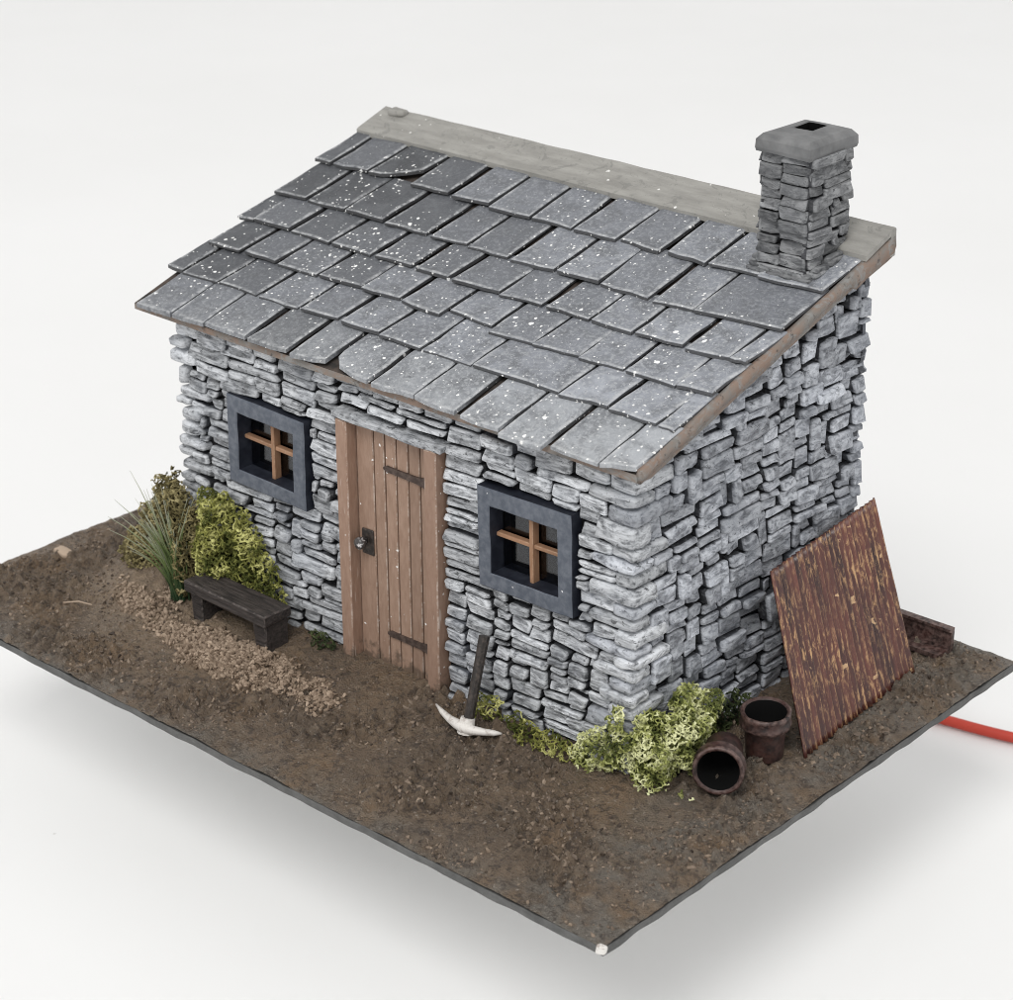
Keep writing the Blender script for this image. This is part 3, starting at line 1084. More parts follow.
for (zh, dzh) in ((25.6, -.3), (5.2, .1)):
    xa, xb = dx0 + 6.3, dx1 - 1.95
    prof = [(xa, .12), (xa + .5, .38), (xa + 1.3, .34), (xb - 2.0, .38), (xb - .9, .55), (xb - .35, .85), (xb, .85)]
    vs = [(x, y, zh + s * hh + dzh * (x - xb) * .05) for y in (.35, .68) for x, hh in prof for s in (-1, 1)]
    n_ = len(prof)
    fs = []
    for k in range(n_ - 1):
        a = 2 * k
        fs += [(a, a + 2, a + 3, a + 1), (a + 2 * n_ + 1, a + 2 * n_ + 3, a + 2 * n_ + 2, a + 2 * n_), (a + 1, a + 3, a + 2 * n_ + 3, a + 2 * n_ + 1), (a, a + 2 * n_, a + 2 * n_ + 2, a + 2)]
    fs += [(0, 1, 2 * n_ + 1, 2 * n_), (2 * n_ - 2, 4 * n_ - 2, 4 * n_ - 1, 2 * n_ - 1)]
    obj('strap_hinge', vs, fs, 'hinge', door)
box_obj('lock_plate', dx0 + 2.55, dx0 + 4.35, 0.36, .64, 14.1, 17.3, 'iron', door, .12, .08)
v, f = lathe([(.28, 0), (.28, .35), (.62, .55), (.78, .95), (.68, 1.35), (.3, 1.55)], 14)
obj('knob', [(dx0 + 3.3 + a, 0.34 - c, 15.9 + b) for a, b, c in v], [q[::-1] for q in f], 'knob', door, smooth=True)
v, f, d = rough_block(dx0 - .6, dx1 + .9, -0.95, 2.0, dz1 + .12, dz1 + .95, .25, 8.0, 8)
obj('lintel', v, f, 'stone_front', house, attrs={'dry': [x * .8 for x in d]})
mbx = box_obj('threshold', dx0 + 1.0, dx1 - .6, -0.6, 1.6, -0.1, 0.55, 'core', house, .2, .3)

# ------------------------------------------------------------------ roof
RX0, RX1 = -75.1, 1.35
v = []
for (dzz) in (-1.65, -0.02):
    for (x, y) in ((RX0, -2.0), (RX1, -2.0), (RX1, 42.0), (RX0, 42.0)):
        v.append((x, y, deck_z(y) + dzz))
mb = MB()
vv, ff = bevel_box(RX0, RX1, -2.0, 42.0, -1.65, -0.02, .18)
nsub = 60
# deck as a strip so that its barge edge can be a little uneven
vs, fs = [], []
for i in range(nsub + 1):
    y = -1.5 + 43.5 * i / nsub
    zt = deck_z(y)
    e = 0.14 * nz((y, 0, 0), 0.35, 5) + 0.10 * nz((y, 3, 0), 1.1, 5)
    fr_ = -.75 - .9 * min(1, i / 3)
    vs += [(RX0, y, zt + fr_), (RX1 + e, y, zt + fr_ - .1 + e * .6), (RX1 + e * 1.3, y, zt - .45), (RX1 - .15 + e, y, zt - .02), (RX0, y, zt - .02)]
for i in range(nsub):
    a, b = 5 * i, 5 * i + 5
    for k in range(5):
        kn = (k + 1) % 5
        fs.append((a + k, a + kn, b + kn, b + k)[::-1])
fs += [(0, 1, 2, 3, 4), tuple(5 * nsub + k for k in (4, 3, 2, 1, 0))]
fm = [0] * len(fs)
for i in range(nsub):
    fm[5 * i + 3] = 1
roof = obj('roof', vs, fs, 'deck', house, mats=['deck', 'decktop'], fmat=fm)

TILES = [
    [(-73.3, -67.5, -2.6, -2.4), (-67.2, -62.1, -2.4, -2.1), (-61.7, -55.1, -2.1, -2.0), (-54.3, -48.5, -2.3, -1.9), (-47.5, -42.6, -2.3, -1.5), (-41.9, -35.4, -1.9, -2.3), (-34.5, -28.6, -2.5, -2.1), (-28.2, -22.4, -2.2, -2.5), (-21.3, -15.9, -2.6, -2.6), (-15.4, -9.9, -3.3, -3.1), (-9.0, -2.8, -2.6, -2.7), (-2.5, 1.3, -2.5, -1.6)],
    [(-75.6, -73.1, 4.4, 4.3), (-72.7, -66.9, 4.2, 4.5), (-66.5, -60.1, 4.4, 4.4), (-59.3, -53.2, 4.2, 4.4), (-52.4, -46.8, 4.3, 4.6), (-45.8, -40.2, 4.1, 4.5), (-39.6, -33.6, 4.0, 4.2), (-33.2, -26.3, 4.3, 4.3), (-25.7, -13.9, 4.1, 4.4), (-13.4, -7.6, 4.0, 4.6), (-6.9, -1.0, 4.1, 4.4), (-0.8, 1.2, 4.3, 4.3)],
    [(-74.5, -69.1, 10.0, 10.1), (-68.3, -63.0, 10.2, 10.1), (-62.4, -56.0, 10.2, 10.1), (-55.4, -48.9, 10.2, 10.4), (-48.5, -42.7, 10.0, 10.3), (-42.0, -36.0, 10.1, 9.8), (-35.5, -29.1, 11.1, 10.6), (-28.6, -22.4, 9.7, 9.9), (-22.1, -16.2, 9.7, 10.3), (-15.9, -10.2, 10.0, 10.2), (-9.6, -3.3, 10.0, 10.2), (-3.1, 1.1, 10.2, 10.6)],
    [(-75.4, -72.9, 15.5, 15.8), (-72.6, -66.7, 15.8, 15.8), (-66.1, -59.6, 15.8, 15.8), (-58.9, -52.7, 15.7, 15.8), (-51.7, -46.1, 15.7, 15.8), (-45.2, -40.2, 15.6, 15.8), (-39.2, -32.5, 15.3, 16.0), (-32.1, -26.4, 15.6, 15.9), (-25.4, -19.5, 15.8, 15.9), (-19.1, -13.6, 15.9, 15.6), (-12.8, -6.9, 15.5, 15.8), (-6.2, -0.9, 15.6, 16.1), (-0.6, 1.3, 15.9, 15.9)],
    [(-75.0, -69.8, 21.5, 21.7), (-69.3, -63.3, 21.7, 21.8), (-62.7, -56.4, 21.6, 21.7), (-55.6, -49.2, 21.4, 21.7), (-48.1, -43.0, 21.2, 21.7), (-42.3, -36.4, 21.4, 21.5), (-35.5, -29.5, 21.3, 21.7), (-28.8, -23.1, 21.4, 21.6), (-22.7, -15.8, 21.6, 21.1), (-15.0, -9.9, 21.1, 21.4), (-9.4, 1.1, 21.2, 22.1)],
    [(-75.4, -72.9, 29.0, 28.9), (-72.4, -66.7, 29.1, 29.4), (-66.1, -59.7, 29.2, 29.6), (-58.8, -52.9, 29.0, 29.2), (-51.7, -46.2, 28.9, 29.2), (-45.7, -39.6, 28.8, 28.8), (-39.2, -33.3, 29.0, 28.8), (-32.4, -26.5, 28.6, 28.8), (-26.1, -20.3, 29.1, 28.6), (-19.2, -13.9, 28.9, 28.8), (-13.4, -7.0, 28.8, 29.3), (-6.8, 1.2, 28.9, 29.2)]]
ROWY = [-2.3, 4.3, 10.1, 15.7, 21.5, 29.0, 37.6]


def make_tile(x0, x1, ya, yb, ytop, row, broken=False):
    th = random.uniform(.34, .52) + (.12 if row == 0 else 0)
    low = (0.80 if row else .40) + random.uniform(-.06, .20)
    jx = lambda s=.12: random.uniform(-s, s)
    m = (x0 + x1) / 2
    skew = random.uniform(-.22, .22)
    x0, x1 = x0 - .05, x1 + .05
    P = [(x0 + jx(), ya + jx(.1)), (x0 * .7 + x1 * .3, ya * .7 + yb * .3 + jx(.16)), (x0 * .35 + x1 * .65, ya * .35 + yb * .65 + jx(.16)), (x1 + jx(), yb + jx(.1)),
         (x1 + skew * .35 + jx(), yb * .65 + ytop * .35), (x1 + skew * .7 + jx(), yb * .3 + ytop * .7), (x1 + skew, ytop),
         (x0 + skew, ytop), (x0 + skew * .7 + jx(), ya * .3 + ytop * .7), (x0 + skew * .35 + jx(), ya * .65 + ytop * .35)]
    if broken == 'right':
        P[2] = (x1 - 3.3, yb + .35); P[3] = (x1 - 1.2, yb + 1.7); P[4] = (x1 - .1, yb + 2.7)
    if broken == 'left':
        P[0] = (x0 + .2, ya + 1.7); P[1] = (x0 + 1.5, ya + .5)
    n_ = len(P)
    cxm, cym = sum(p[0] for p in P) / n_, sum(p[1] for p in P) / n_
    tw = random.uniform(-.14, .14)
    cl_l, cl_t = (ya + yb) / 2, ytop
    vs, dry = [], []
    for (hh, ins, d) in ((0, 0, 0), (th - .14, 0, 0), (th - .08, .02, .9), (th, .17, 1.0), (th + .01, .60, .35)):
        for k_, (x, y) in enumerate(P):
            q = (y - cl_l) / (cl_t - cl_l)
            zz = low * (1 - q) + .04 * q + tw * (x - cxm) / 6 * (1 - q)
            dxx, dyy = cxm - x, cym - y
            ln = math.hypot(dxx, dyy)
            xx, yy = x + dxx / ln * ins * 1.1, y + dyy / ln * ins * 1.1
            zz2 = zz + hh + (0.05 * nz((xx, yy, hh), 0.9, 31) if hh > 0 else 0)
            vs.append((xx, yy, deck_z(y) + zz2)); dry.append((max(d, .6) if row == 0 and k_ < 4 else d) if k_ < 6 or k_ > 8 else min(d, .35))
    fs = [tuple(range(n_))[::-1]]
    for k_ in range(4):
        for i in range(n_):
            j = (i + 1) % n_
            fs.append((k_ * n_ + i, k_ * n_ + j, (k_ + 1) * n_ + j, (k_ + 1) * n_ + i))
    fs.append(tuple(4 * n_ + i for i in range(n_)))
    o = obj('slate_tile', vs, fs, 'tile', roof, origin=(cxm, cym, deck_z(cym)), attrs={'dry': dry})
    # tone: darker towards the far verge, paler along the eave near the corner
    s = (x0 + 75) / 76
    tone = 0.058 + 0.21 * min(1, (s * .85 + .15 * (1 - row / 5)) * 1.2) + random.uniform(-.04, .05)
    if row == 0:
        tone += 0.02 + 0.10 * max(0, s - .45)
    if row == 1:
        tone += 0.05 * s
    if row == 4 and x0 > -10:
        tone = .17
    warm = 0.02 * (row == 0) * s
    o.color = (tone * .92 + warm, tone * .97 + warm * .9, tone * 1.09, 1)
    return o


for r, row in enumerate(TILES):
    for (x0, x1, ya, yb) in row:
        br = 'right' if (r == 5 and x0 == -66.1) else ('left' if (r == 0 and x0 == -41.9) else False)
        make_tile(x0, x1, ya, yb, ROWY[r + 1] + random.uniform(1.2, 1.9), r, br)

# ridge board along the top edge
ns = 40
vs, fs, dry = [], [], []
for i in range(ns + 1):
    x = -75.4 + 77.3 * i / ns
    jf, jb = 0.12 * nz((x, 0, 0), 0.2, 2), 0.15 * nz((x, 9, 0), 0.2, 2)
    yf, yb = 36.3 + jf, 41.9 + jb
    zf, zb = deck_z(yf) + .62, deck_z(yb) + .55
    for (y, z, d) in ((yf, zf, 0), (yf, zf + .62, .8), (yf + .25, zf + .80, 1), (yb - .25, zb + .85, 1), (yb, zb + .6, .5), (yb, zb - 2.4, 0), (yb - .9, zb - 2.4, 0), (yb - .9, zb, 0)):
        vs.append((x, y, z + .05 * nz((x, y, 0), .5, 3))); dry.append(d)
for i in range(ns):
    a, b = 8 * i, 8 * i + 8
    for k in range(8):
        kn = (k + 1) % 8
        fs.append((a + k, b + k, b + kn, a + kn)[::-1])
fs += [tuple(range(8)), tuple(8 * ns + k for k in range(8))[::-1]]
obj('ridge_board', vs, fs, 'board', roof, attrs={'dry': dry})
v, f, d = rough_block(-73.6, -70.9, 40.1, 41.5, deck_z(40.8) + 1.2, deck_z(40.8) + 2.1, .5, 3.0, 5)
obj('glue_lump', v, f, 'board', roof, smooth=True, attrs={'dry': d})
# brown verge strip under the slates on the gable side
ns = 44
vs, fs = [], []
for i in range(ns + 1):
    y = -1.4 + 43.2 * i / ns
    zt = deck_z(y)
    e = 0.16 * nz((y, 1, 0), 0.4, 15) + 0.10 * nz((y, 4, 0), 1.3, 15)
    wd = .60 + 0.40 * nz((y, 2, 0), .22, 6) + (.8 if y > 34 else 0)
    vs += [(.9, y, zt - .4 - wd), (1.75 + e, y, zt - .35 - wd), (2.0 + e, y, zt + .1 - wd * .5), (1.85 + e, y, zt + .45 + .1 * e), (1.3, y, zt + .55)]
for i in range(ns):
    a, b = 5 * i, 5 * i + 5
    for k in range(5):
        kn = (k + 1) % 5
        fs.append((a + k, a + kn, b + kn, b + k)[::-1])
fs += [(0, 1, 2, 3, 4), tuple(5 * ns + k for k in (4, 3, 2, 1, 0))]
o = obj('bargeboard', vs, fs, 'deck', roof, smooth=True)

# ------------------------------------------------------------------ chimney
CX0, CX1, CY0, CY1 = -8.15, -2.0, 30.7, 37.9
CZ0, CZ1 = 45.5, 60.7
vv, ff = bevel_box(CX0 + .3, CX1 - .3, CY0 + .3, CY1 - .3, CZ0, CZ1, .05)
chim = obj('chimney', vv, ff, 'core', house)
faces = [(lambda u, v, w: (CX0 + .3 + u, CY0 + .3 - w, v), CX1 - CX0 - .6, lambda u: CY0),
         (lambda u, v, w: (CX1 - .3 + w, CY0 + .3 + u, v), CY1 - CY0 - .6, lambda u: CY0 + u),
         (lambda u, v, w: (CX0 + .3 - w, CY1 - .3 - u, v), CY1 - CY0 - .6, lambda u: CY1 - u),
         (lambda u, v, w: (CX1 - .3 - u, CY1 - .3 + w, v), CX1 - CX0 - .6, lambda u: CY1)]
for fi, (fn, wd, yy) in enumerate(faces):
    hz = lambda u: deck_z(yy(u)) + .5
    zb = min(hz(0), hz(wd))
    rc = pack(wd + .9, CZ1 - zb, lambda u, v: v + zb < hz(min(u, wd)) - .5, lambda u, v: (random.uniform(2.0, 4.6), random.uniform(.9, 1.55)), .22)
    mbc = MB()
    for (u0, u1, v0, v1) in rc:
        vs, fs, dry = stone_mesh(u0 - .45 - .03, u1 - .45 + .03, v0 + zb - .02, v1 + zb - .02, random.uniform(.35, 1.0), -.2, .55)
        vs = [fn(*p) for p in vs]
        if fi < 2:
            obj('stone', vs, fs, 'stone_chimney', chim, origin=tuple(np.mean(vs, axis=0)), smooth=True, attrs={'dry': dry})
        else:
            mbc.add(vs, fs, dry=dry)
    if fi >= 2:
        o = mbc.build('rear_stones', 'stone_chimney', chim, smooth=True); o['kind'] = 'stuff'
# rough bedding stones where the stack meets the roof
for i, (x0, x1, y0, y1) in enumerate(((-9.3, -6.2, 29.9, 31.0), (-6.5, -3.2, 29.7, 30.9), (-3.6, -.9, 29.8, 31.0), (-1.9, -.6, 30.6, 33.2), (-1.8, -.7, 33.0, 36.0), (-9.4, -8.2, 30.6, 33.6), (-9.2, -8.2, 33.4, 36.4))):
    for q in range(2):
        zz = deck_z((y0 + y1) / 2) + .75 + q * .45
        s = .25 * q
        vs, fs, dry = rough_block(x0 + s, x1 - s * .8, y0 + s, y1 + .3, zz, zz + .62, .3, i * 5.1 + q)
        obj('bedding_stone', vs, fs, 'stone_chimney', chim, origin=tuple(np.mean(vs, axis=0)), smooth=True, attrs={'dry': [x * .6 for x in dry]})
# cap slab with a square flue
O0 = (-8.6, -1.55, 29.85, 38.55)
HL = (-6.75, -4.25, 33.9, 36.9)


def loop(r, z, m=4):
    x0, x1, y0, y1 = r
    c = [(x0, y0), (x1, y0), (x1, y1), (x0, y1)]
    q = []
    for i in range(4):
        a, b = c[i], c[(i + 1) % 4]
        for k_ in range(m):
            q.append((a[0] + (b[0] - a[0]) * k_ / m, a[1] + (b[1] - a[1]) * k_ / m, z))
    return q


grow = lambda r, s: (r[0] - s, r[1] + s, r[2] - s, r[3] + s)
# tilted a little, as the photo shows
lps = [(grow(O0, -1.2), 60.4, 0), (grow(O0, -.05), 60.5, .4), (grow(O0, .05), 60.9, .8), (grow(O0, .0), 61.8, .9), (grow(O0, -.55), 62.4, 1), (grow(HL, .15), 62.6, .6), (HL, 62.5, .3), (HL, 58.8, 0)]
vs, dry = [], []
for (r, z, d) in lps:
    for p in loop(r, z):
        j = 0.10
        vs.append((p[0] + j * nz(p, .3, 51), p[1] + j * nz(p, .3, 61), p[2] + .12 * nz(p, .25, 71) - (p[1] - 34) * .012)); dry.append(d)
fs = []
m_ = 16
for k in range(len(lps) - 1):
    for i in range(m_):
        j = (i + 1) % m_
        fs.append((k * m_ + i, k * m_ + j, (k + 1) * m_ + j, (k + 1) * m_ + i))
fs += [tuple(range(m_))[::-1], tuple((len(lps) - 1) * m_ + i for i in range(m_))]
fm = [0] * len(fs)
for i in range(m_):
    fm[(len(lps) - 2) * m_ + i] = 1
fm[-1] = 1
obj('chimney_cap', vs, fs, 'cap', chim, attrs={'dry': dry}, mats=['cap', 'hollow_black'], fmat=fm)

# ================================================================== things around the cottage
# bench
gz = 0.6
bench = empty('bench', (-56, -4.8, gz))
tag(bench, 'low dark brown wooden bench against the wall under the leafy shrub', 'bench')
ang = math.radians(-1.0)


def bxf(p):
    dx_, dy_ = p[0] + 56, p[1] + 4.8
    return (-56 + dx_ * math.cos(ang) - dy_ * math.sin(ang), -4.8 + dx_ * math.sin(ang) + dy_ * math.cos(ang), p[2])


box_obj('seat', -63.2, -48.7, -6.9, -2.6, 4.1, 5.5, 'bench', bench, .18, .18, xf=bxf)
box_obj('leg', -51.0, -49.0, -6.5, -2.9, .1, 4.15, 'bench', bench, .2, .3, xf=bxf)
box_obj('leg', -62.4, -60.6, -6.4, -2.9, .1, 4.15, 'bench', bench, .2, .3, xf=bxf)

# pickaxe
pick = empty('pickaxe', (-18.8, -5.2, .8))
tag(pick, 'white headed pickaxe with black handle leaning on the wall beside the door', 'pickaxe')
hp = [(-18.75 + (-.62) * q, -5.0 + 3.7 * q, 1.2 + 10.0 * q) for q in np.linspace(0, 1, 6)]
v, f = tube(hp, [.62, .60, .58, .58, .60, .64], 10)
obj('handle', v, f, 'iron', pick)
pts = [(-24.6, -3.6, 1.05), (-22.9, -4.35, 1.0), (-21.2, -4.95, 1.0), (-19.9, -5.25, 1.05), (-18.7, -5.4, 1.1), (-17.6, -5.1, 1.05), (-16.6, -4.55, 1.0), (-15.6, -3.95, 1.0), (-14.9, -3.5, 1.0)]
wd = [.10, .34, .46, .60, .72, .55, .42, .34, .12]
v, f = tube(pts, wd, 10)
v = [(x, y, 1.75 + (z - 1.05) * .95) for x, y, z in v]
obj('pick_head', v, f, 'whitemetal', pick, smooth=True)
v, f = tube([(-18.75, -5.15, 1.0), (-18.78, -4.95, 1.8), (-18.82, -4.65, 2.7)], [.95, .92, .82], 10)
obj('socket', v, f, 'whitemetal', pick)


# rusty pots
POT = [(2.15, 0), (2.3, .25), (2.35, 1.5), (2.45, 3.2), (2.6, 4.05), (3.05, 4.2), (3.2, 4.6), (3.1, 5.0), (2.95, 5.3), (3.12, 5.75), (3.1, 6.15), (2.85, 6.25), (2.55, 6.0), (2.3, 4.2), (2.0, 1.0), (.3, .8)]
POT = [(r_ * .88, z_ * .92) for r_, z_ in POT]
DRY = [0, .2, .2, .2, .3, .9, .9, .4, .3, .9, 1, .9, .2, 0, 0, 0]


def pot(label, loc, axis, roll=0.0):
    e = empty('chimney_pot', loc)
    tag(e, label, 'pot', 'rusty pots at the gable foot')
    rot_ = Vector((0, 0, 1)).rotation_difference(Vector(axis)).to_matrix()
    parts = (('body', 0, 5), ('rim', 4, 13), ('lining', 12, 16))
    for nm, a, b in parts:
        pr, dr = POT[a:b], DRY[a:b]
        n_ = 26
        v, f = lathe(pr, n_)
        f = f[:-2]
        if nm == 'body':
            f.append(tuple(range(n_))[::-1])
        if nm == 'lining':
            f.append(tuple((len(pr) - 1) * n_ + i for i in range(n_)))
        vs = [tuple(rot_ @ Vector((x * (1 + .03 * nz((x, y, z), .5, 3)), y * (1 + .03 * nz((x, y, z), .5, 7)), z)) + Vector(loc)) for x, y, z in v]
        obj(nm, vs, f, 'hollow_black' if nm == 'lining' else 'pot', e, smooth=True, attrs={'dry': np.repeat(dr, n_)})
    return e


pot('upright rusty brown pot standing between the tipped pot and the sheet', (8.0, 13.0, .75), (.02, -.04, 1))
pot('rusty brown pot lying on its side with its mouth facing out', (6.2, 8.2, 3.05), (.50, -.86, .08))

# corrugated rusty sheet leaning on the gable
BL, BRp = Vector((11.6, 15.4, .75)), Vector((9.9, 39.8, .75))
TL, TR = Vector((3.2, 19.5, 18.7)), Vector((1.75, 41.7, 19.4))
nu, nv = 230, 24
vs, fs, sh, rg = [], [], [], []
nrm = (BRp - BL).cross(TL - BL).normalized()
for side in (0, 1):
    for j in range(nv + 1):
        for i in range(nu + 1):
            a, b = i / nu, j / nv
            p = BL.lerp(BRp, a).lerp(TL.lerp(TR, a), b)
            cr = .22 * math.sin(a * 24.0 / 1.05 * 2 * math.pi) + .10 * nz((a * 24, b * 18, 0), .35, 2)
            ragg = (0.25 * nz((a * 24, 0, 5), .8, 1) if j == 0 else 0)
            p = p + nrm * (cr - .14 * side) + Vector((0, 0, ragg))
            vs.append(tuple(p)); sh.append((a * 24, b * 20, 0)); rg.append(.5 + .5 * math.sin(a * 24.0 / 1.05 * 2 * math.pi))
W_ = nu + 1
N_ = W_ * (nv + 1)
for j in range(nv):
    for i in range(nu):
        a = j * W_ + i
        fs.append((a, a + 1, a + 1 + W_, a + W_))
        fs.append((N_ + a, N_ + a + W_, N_ + a + 1 + W_, N_ + a + 1))
for i in range(nu):
    fs.append((i, N_ + i, N_ + i + 1, i + 1)); a = nv * W_ + i
    fs.append((a, a + 1, N_ + a + 1, N_ + a))
for j in range(nv):
    a = j * W_
    fs.append((a, a + W_, N_ + a + W_, N_ + a)); a += nu
    fs.append((a, N_ + a, N_ + a + W_, a + W_))
o = obj('corrugated_sheet', vs, fs, 'rust', attrs={'sheet': np.array(sh), 'ridge': rg}, smooth=True)
tag(o, 'rusty maroon corrugated metal sheet leaning against the gable wall', 'metal sheet')

# channel girder lying behind the sheet
gy0, gy1, gz0, gz1 = 43.6, 46.8, .6, 3.6
sec = [(gy0, gz0), (gy1, gz0), (gy1, gz1), (gy1 - 1.0, gz1), (gy1 - 1.0, gz1 - .35), (gy1 - .6, gz1 - .55), (gy1 - .6, gz0 + .55), (gy0, gz0 + .55)]
vs = [(x, y + .02 * x, z) for x in (-14.0, 10.3) for y, z in sec]
n_ = 8
fs = [(i, n_ + i, n_ + (i + 1) % n_, (i + 1) % n_) for i in range(n_)] + [tuple(range(n_)), tuple(n_ + i for i in range(n_))[::-1]]
o = obj('steel_channel', vs, fs, 'pot', attrs={'dry': np.ones(len(vs))})
tag(o, 'dark brown steel channel lying on the mud behind the leaning sheet', 'girder')

# ------------------------------------------------------------------ foliage made of foam threads


def foam(name, label, blobs, mat, spacing=.62, rad=.14, cat='shrub', group=None, bias=0.0, clip=None):
    """blobs: (centre, radii). An open tangle of short threads fills the volume."""
    pts = []
    for (c, r) in blobs:
        c, r = np.array(c), np.array(r)
        vol = 4.19 * r.prod()
        n_ = int(vol / spacing ** 3 * 1.15)
        q = rng.normal(size=(n_, 3)); q /= np.linalg.norm(q, axis=1)[:, None]
        q *= (rng.random(n_) ** (1 / 4.2))[:, None]
        # ragged outline
        k = np.array([1 + .62 * nz(x * r + c, .40, 17) for x in q])
        p = c + q * r * k[:, None]
        pts.append(p)
    P = np.concatenate(pts)
    keep = np.array([(p[2] > ground_z(p[0], p[1], False) - .2) and outside_house(p[0], p[1], .35) and (clip is None or clip(p)) for p in P])
    P = P[keep]
    # thin to a minimum distance
    order = rng.permutation(len(P)); grid = {}; sel = []
    md = spacing * .72
    for i in order:
        key = tuple((P[i] / md).astype(int))
        ok = True
        for a in (-1, 0, 1):
            for b in (-1, 0, 1):
                for d in (-1, 0, 1):
                    for j in grid.get((key[0] + a, key[1] + b, key[2] + d), ()):
                        if ((P[i] - P[j]) ** 2).sum() < md * md:
                            ok = False
        if ok:
            grid.setdefault(key, []).append(i); sel.append(i)
    P = P[sel]
    n_ = len(P)
    tone = np.array([np.clip(.45 + 1.15 * nz(p, .50, 41) + rng.normal(0, .20) + bias, 0, 1) for p in P])
    cells = {}
    cs = spacing * 1.6
    K = np.floor(P / cs).astype(int)
    for i in range(n_):
        cells.setdefault(tuple(K[i]), []).append(i)
    nn = []
    for i in range(n_):
        c3 = [j for a in (-1, 0, 1) for b in (-1, 0, 1) for d in (-1, 0, 1) for j in cells.get((K[i][0] + a, K[i][1] + b, K[i][2] + d), ()) if j != i]
        dd = ((P[c3] - P[i]) ** 2).sum(1) if c3 else np.zeros(0)
        nn.append([(c3[q], dd[q]) for q in np.argsort(dd)[:3]])
    mb = MB()
    done = set()
    oct_f = [(0, 2, 4), (2, 1, 4), (1, 3, 4), (3, 0, 4), (2, 0, 5), (1, 2, 5), (3, 1, 5), (0, 3, 5)]
    for i in range(n_):
        s = rad * rng.uniform(1.0, 2.3)
        ov = np.array([(1, 0, 0), (-1, 0, 0), (0, 1, 0), (0, -1, 0), (0, 0, 1), (0, 0, -1)]) * s * np.array([1.25, 1.25, 1, 1, .5, .5])[:, None] * rng.uniform(.6, 1.3, (6, 1))
        mb.add(ov @ rand_rot().T + P[i], oct_f, tone=[tone[i]] * 6)
        for j, dq in nn[i]:
            if dq > (spacing * 1.6) ** 2 or (j, i) in done:
                continue
            done.add((i, j))
            d = P[j] - P[i]; d /= np.linalg.norm(d)
            a = np.cross(d, rng.normal(size=3)); a /= np.linalg.norm(a); b = np.cross(d, a)
            mid = (P[i] + P[j]) / 2 + rng.normal(0, .09, 3)
            vs = []
            for (q, rr) in ((P[i], rad * .95), (mid, rad * .65), (P[j], rad * .95)):
                for w in (0, 2.094, 4.189):
                    vs.append(q + rr * (a * math.cos(w) + b * math.sin(w)))
            fs = []
            for k in (0, 3):
                for w in range(3):
                    x = (w + 1) % 3
                    fs.append((k + w, k + x, k + 3 + x, k + 3 + w))
            tm = (tone[i] + tone[j]) / 2
            mb.add(vs, fs, tone=[tone[i]] * 3 + [tm] * 3 + [tone[j]] * 3)
    lo = P.min(0)
    o = mb.build(name, mat)
    tag(o, label, cat, group)
    return o


foam('shrub', 'bright yellow-green shrub growing round the near corner of the cottage',
     [((1.4, -.1, 4.0), (4.0, 2.0, 3.8)), ((3.0, 3.6, 4.2), (2.6, 4.2, 4.2)), ((2.4, 8.0, 4.2), (1.9, 3.6, 4.4)), ((-.6, -1.6, 8.0), (1.1, .9, 2.4)), ((-3.8, -1.5, 2.6), (3.2, 1.4, 2.8)), ((2.2, 5.4, 8.4), (1.4, 2.0, 1.7)), ((1.6, 2.2, 6.4), (1.6, 2.2, 2.0))],
     'leaf_bright', .38, .100, bias=.12)
foam('shrub', 'low dull green trailing growth along the foot of the front wall',
     [((-12.6, -1.6, 1.3), (3.4, 1.3, 1.7)), ((-8.6, -1.7, 1.5), (3.0, 1.4, 1.9)), ((-14.6, -1.6, 2.2), (1.3, 1.0, 1.6))],
     'leaf_olive', .46, .10, bias=-.06)
foam('shrub', 'small pale green tuft on the ground just behind the pickaxe head',
     [((-19.0, -1.4, 1.8), (1.9, .9, 2.3))], 'leaf_olive', .44, .095, bias=.05)
foam('shrub', 'yellow-green bushy shrub climbing the wall behind the bench',
     [((-61.3, -1.8, 11.6), (3.8, 1.8, 4.4)), ((-62.6, -2.6, 7.0), (3.6, 2.0, 4.2)), ((-57.2, -1.6, 9.6), (2.7, 1.5, 4.4)), ((-54.6, -1.4, 5.2), (2.6, 1.1, 3.6)), ((-58.4, -1.8, 5.4), (3.0, 1.4, 3.2))],
     'leaf_olive', .43, .115, bias=.08)
foam('shrub', 'brownish olive mound of dry growth at the far corner of the cottage',
     [((-68.5, -2.2, 8.5), (4.2, 2.4, 6.6)), ((-73.0, 1.5, 5.4), (4.2, 5.0, 6.4)), ((-70.6, -1.6, 11.0), (2.6, 2.4, 4.4)), ((-66.5, -2.8, 5.5), (2.8, 2.0, 4.8)), ((-76, 1.0, 2.5), (4.0, 5.0, 3.6))],
     'leaf_brown', .44, .115, bias=.12)
foam('shrub', 'dark green moss at the wall foot behind the upright pot',
     [((1.8, 13.2, 2.6), (1.1, 2.8, 2.8)), ((1.7, 17.0, 2.2), (1.0, 2.2, 2.4))], 'leaf_dark', .55, .12)
foam('shrub', 'dark moss between the bench and the left door post',
     [((-45.0, -1.5, 1.5), (2.6, .9, 1.7))], 'leaf_dark', .55, .12)
foam('shrub', 'tiny pale scrap of foliage in front of the tipped pot',
     [((7.0, .6, .9), (1.1, .5, .45))], 'leaf_bright', .5, .10, bias=.05)

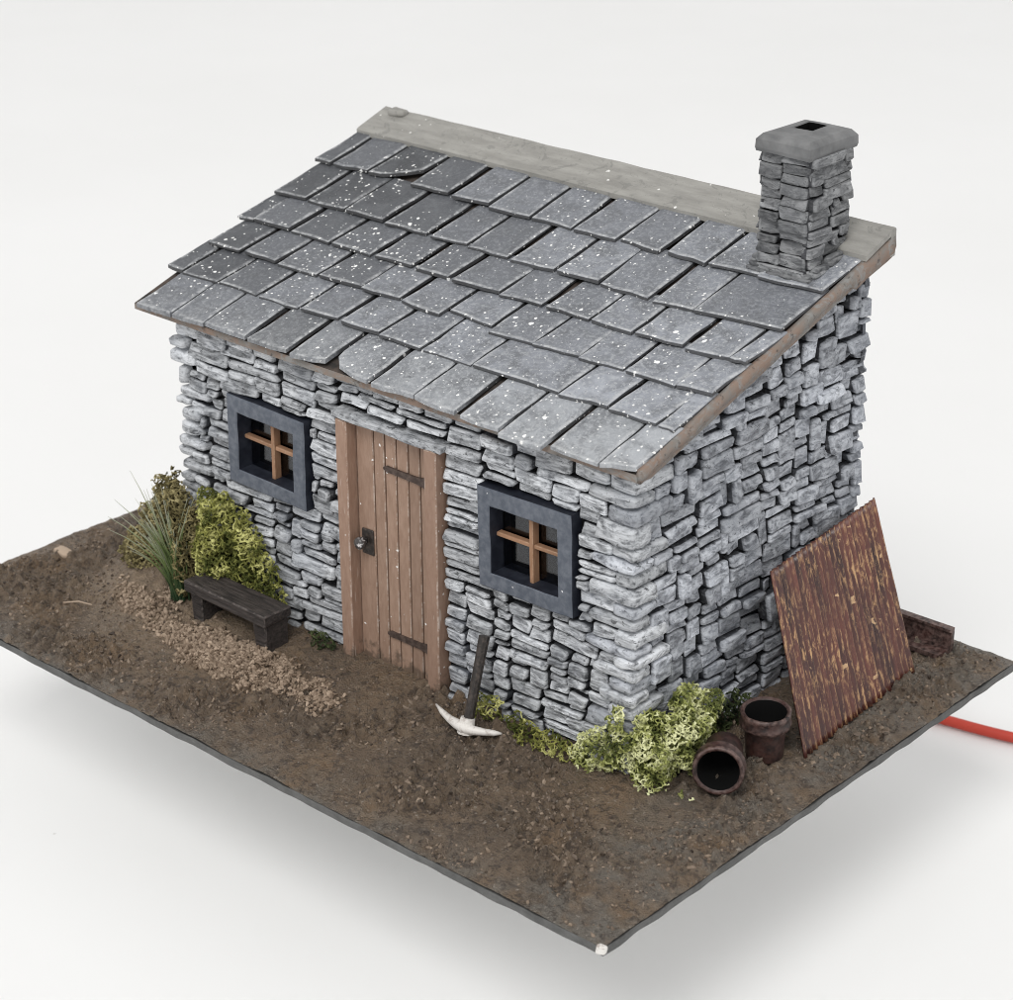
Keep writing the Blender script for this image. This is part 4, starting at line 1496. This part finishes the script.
# tall static grass
mb = MB()
gb = Vector((-67.0, -4.3, 1.0))
for i in range(105):
    r0 = Vector((rng.normal(0, .55), rng.normal(0, .45), 0))
    ln = rng.uniform(6, 14.5)
    az = rng.uniform(0, 2 * math.pi)
    out = Vector((math.cos(az), math.sin(az), 0)) * rng.uniform(.05, .62) + Vector((-.17, -.02, 0))
    if rng.random() < .12:
        ln *= 1.2
    p = gb + r0
    d = (Vector((-.14, 0, 1)) + out * .28).normalized()
    path, rr, tn = [], [], []
    steps = 7
    for k in range(steps):
        path.append(p.copy()); q = k / (steps - 1)
        rr.append(.105 * (1 - q) ** .7 + .025); tn.append(np.clip(q * 1.05 - .12 + rng.normal(0, .05), 0, 1))
        p = p + d * ln / (steps - 1)
        d = (d + out * .25 + Vector((0, 0, -.03))).normalized()
    v, f = tube(path, rr, 4)
    mb.add(v, f, tone=np.repeat(tn, 4))
o = mb.build('grass_tuft', 'grass')
tag(o, 'tall spiky grass tuft with pale tips at the end of the bench', 'grass')

# pale flake and a twig on the mud
v, f, d = rough_block(-89.4, -86.6, -6.4, -4.9, .5, 1.3, .3, 5.5, 4)
o = obj('flat_pebble', v, f, 'gravel', attrs={'tone': np.ones(len(v))}, smooth=True)
tag(o, 'pale flat pebble on the mud near the far left rim of the base', 'pebble')

v, f = tube([(-76.3, -14.8, 1.15), (-74.8, -13.6, 1.35), (-73.3, -12.8, 1.1)], [.09, .11, .07], 6)
o = obj('straw', v, f, 'gravel', attrs={'tone': np.ones(len(v))})
tag(o, 'thin pale straw lying on the mud left of the grass tuft', 'straw')

# red wire
pts = [(-40, 44.6, -3.2), (-36, 54, -10), (-30, 61.0, -18), (-22, 65, TABLE_Z + 1.2), (-12, 67.4, TABLE_Z + .9), (-3, 68.9, TABLE_Z + .9), (5.5, 70.6, TABLE_Z + .9), (18, 74.3, TABLE_Z + .9), (39, 79, TABLE_Z + .9), (64, 81, TABLE_Z + .9)]
sm = []
for k in range(len(pts) - 1):
    p0, p1, p2, p3 = (Vector(pts[max(0, min(len(pts) - 1, k + d))]) for d in (-1, 0, 1, 2))
    for q in np.linspace(0, 1, 6, endpoint=False):
        sm.append(.5 * ((2 * p1) + (p2 - p0) * q + (2 * p0 - 5 * p1 + 4 * p2 - p3) * q * q + (3 * p1 - p0 - 3 * p2 + p3) * q ** 3))
sm.append(Vector(pts[-1]))
v, f = tube(sm, .70, 14)
o = obj('wire', v, f, 'wire', smooth=True)
tag(o, 'red plastic wire lying on the white table behind the base', 'wire')
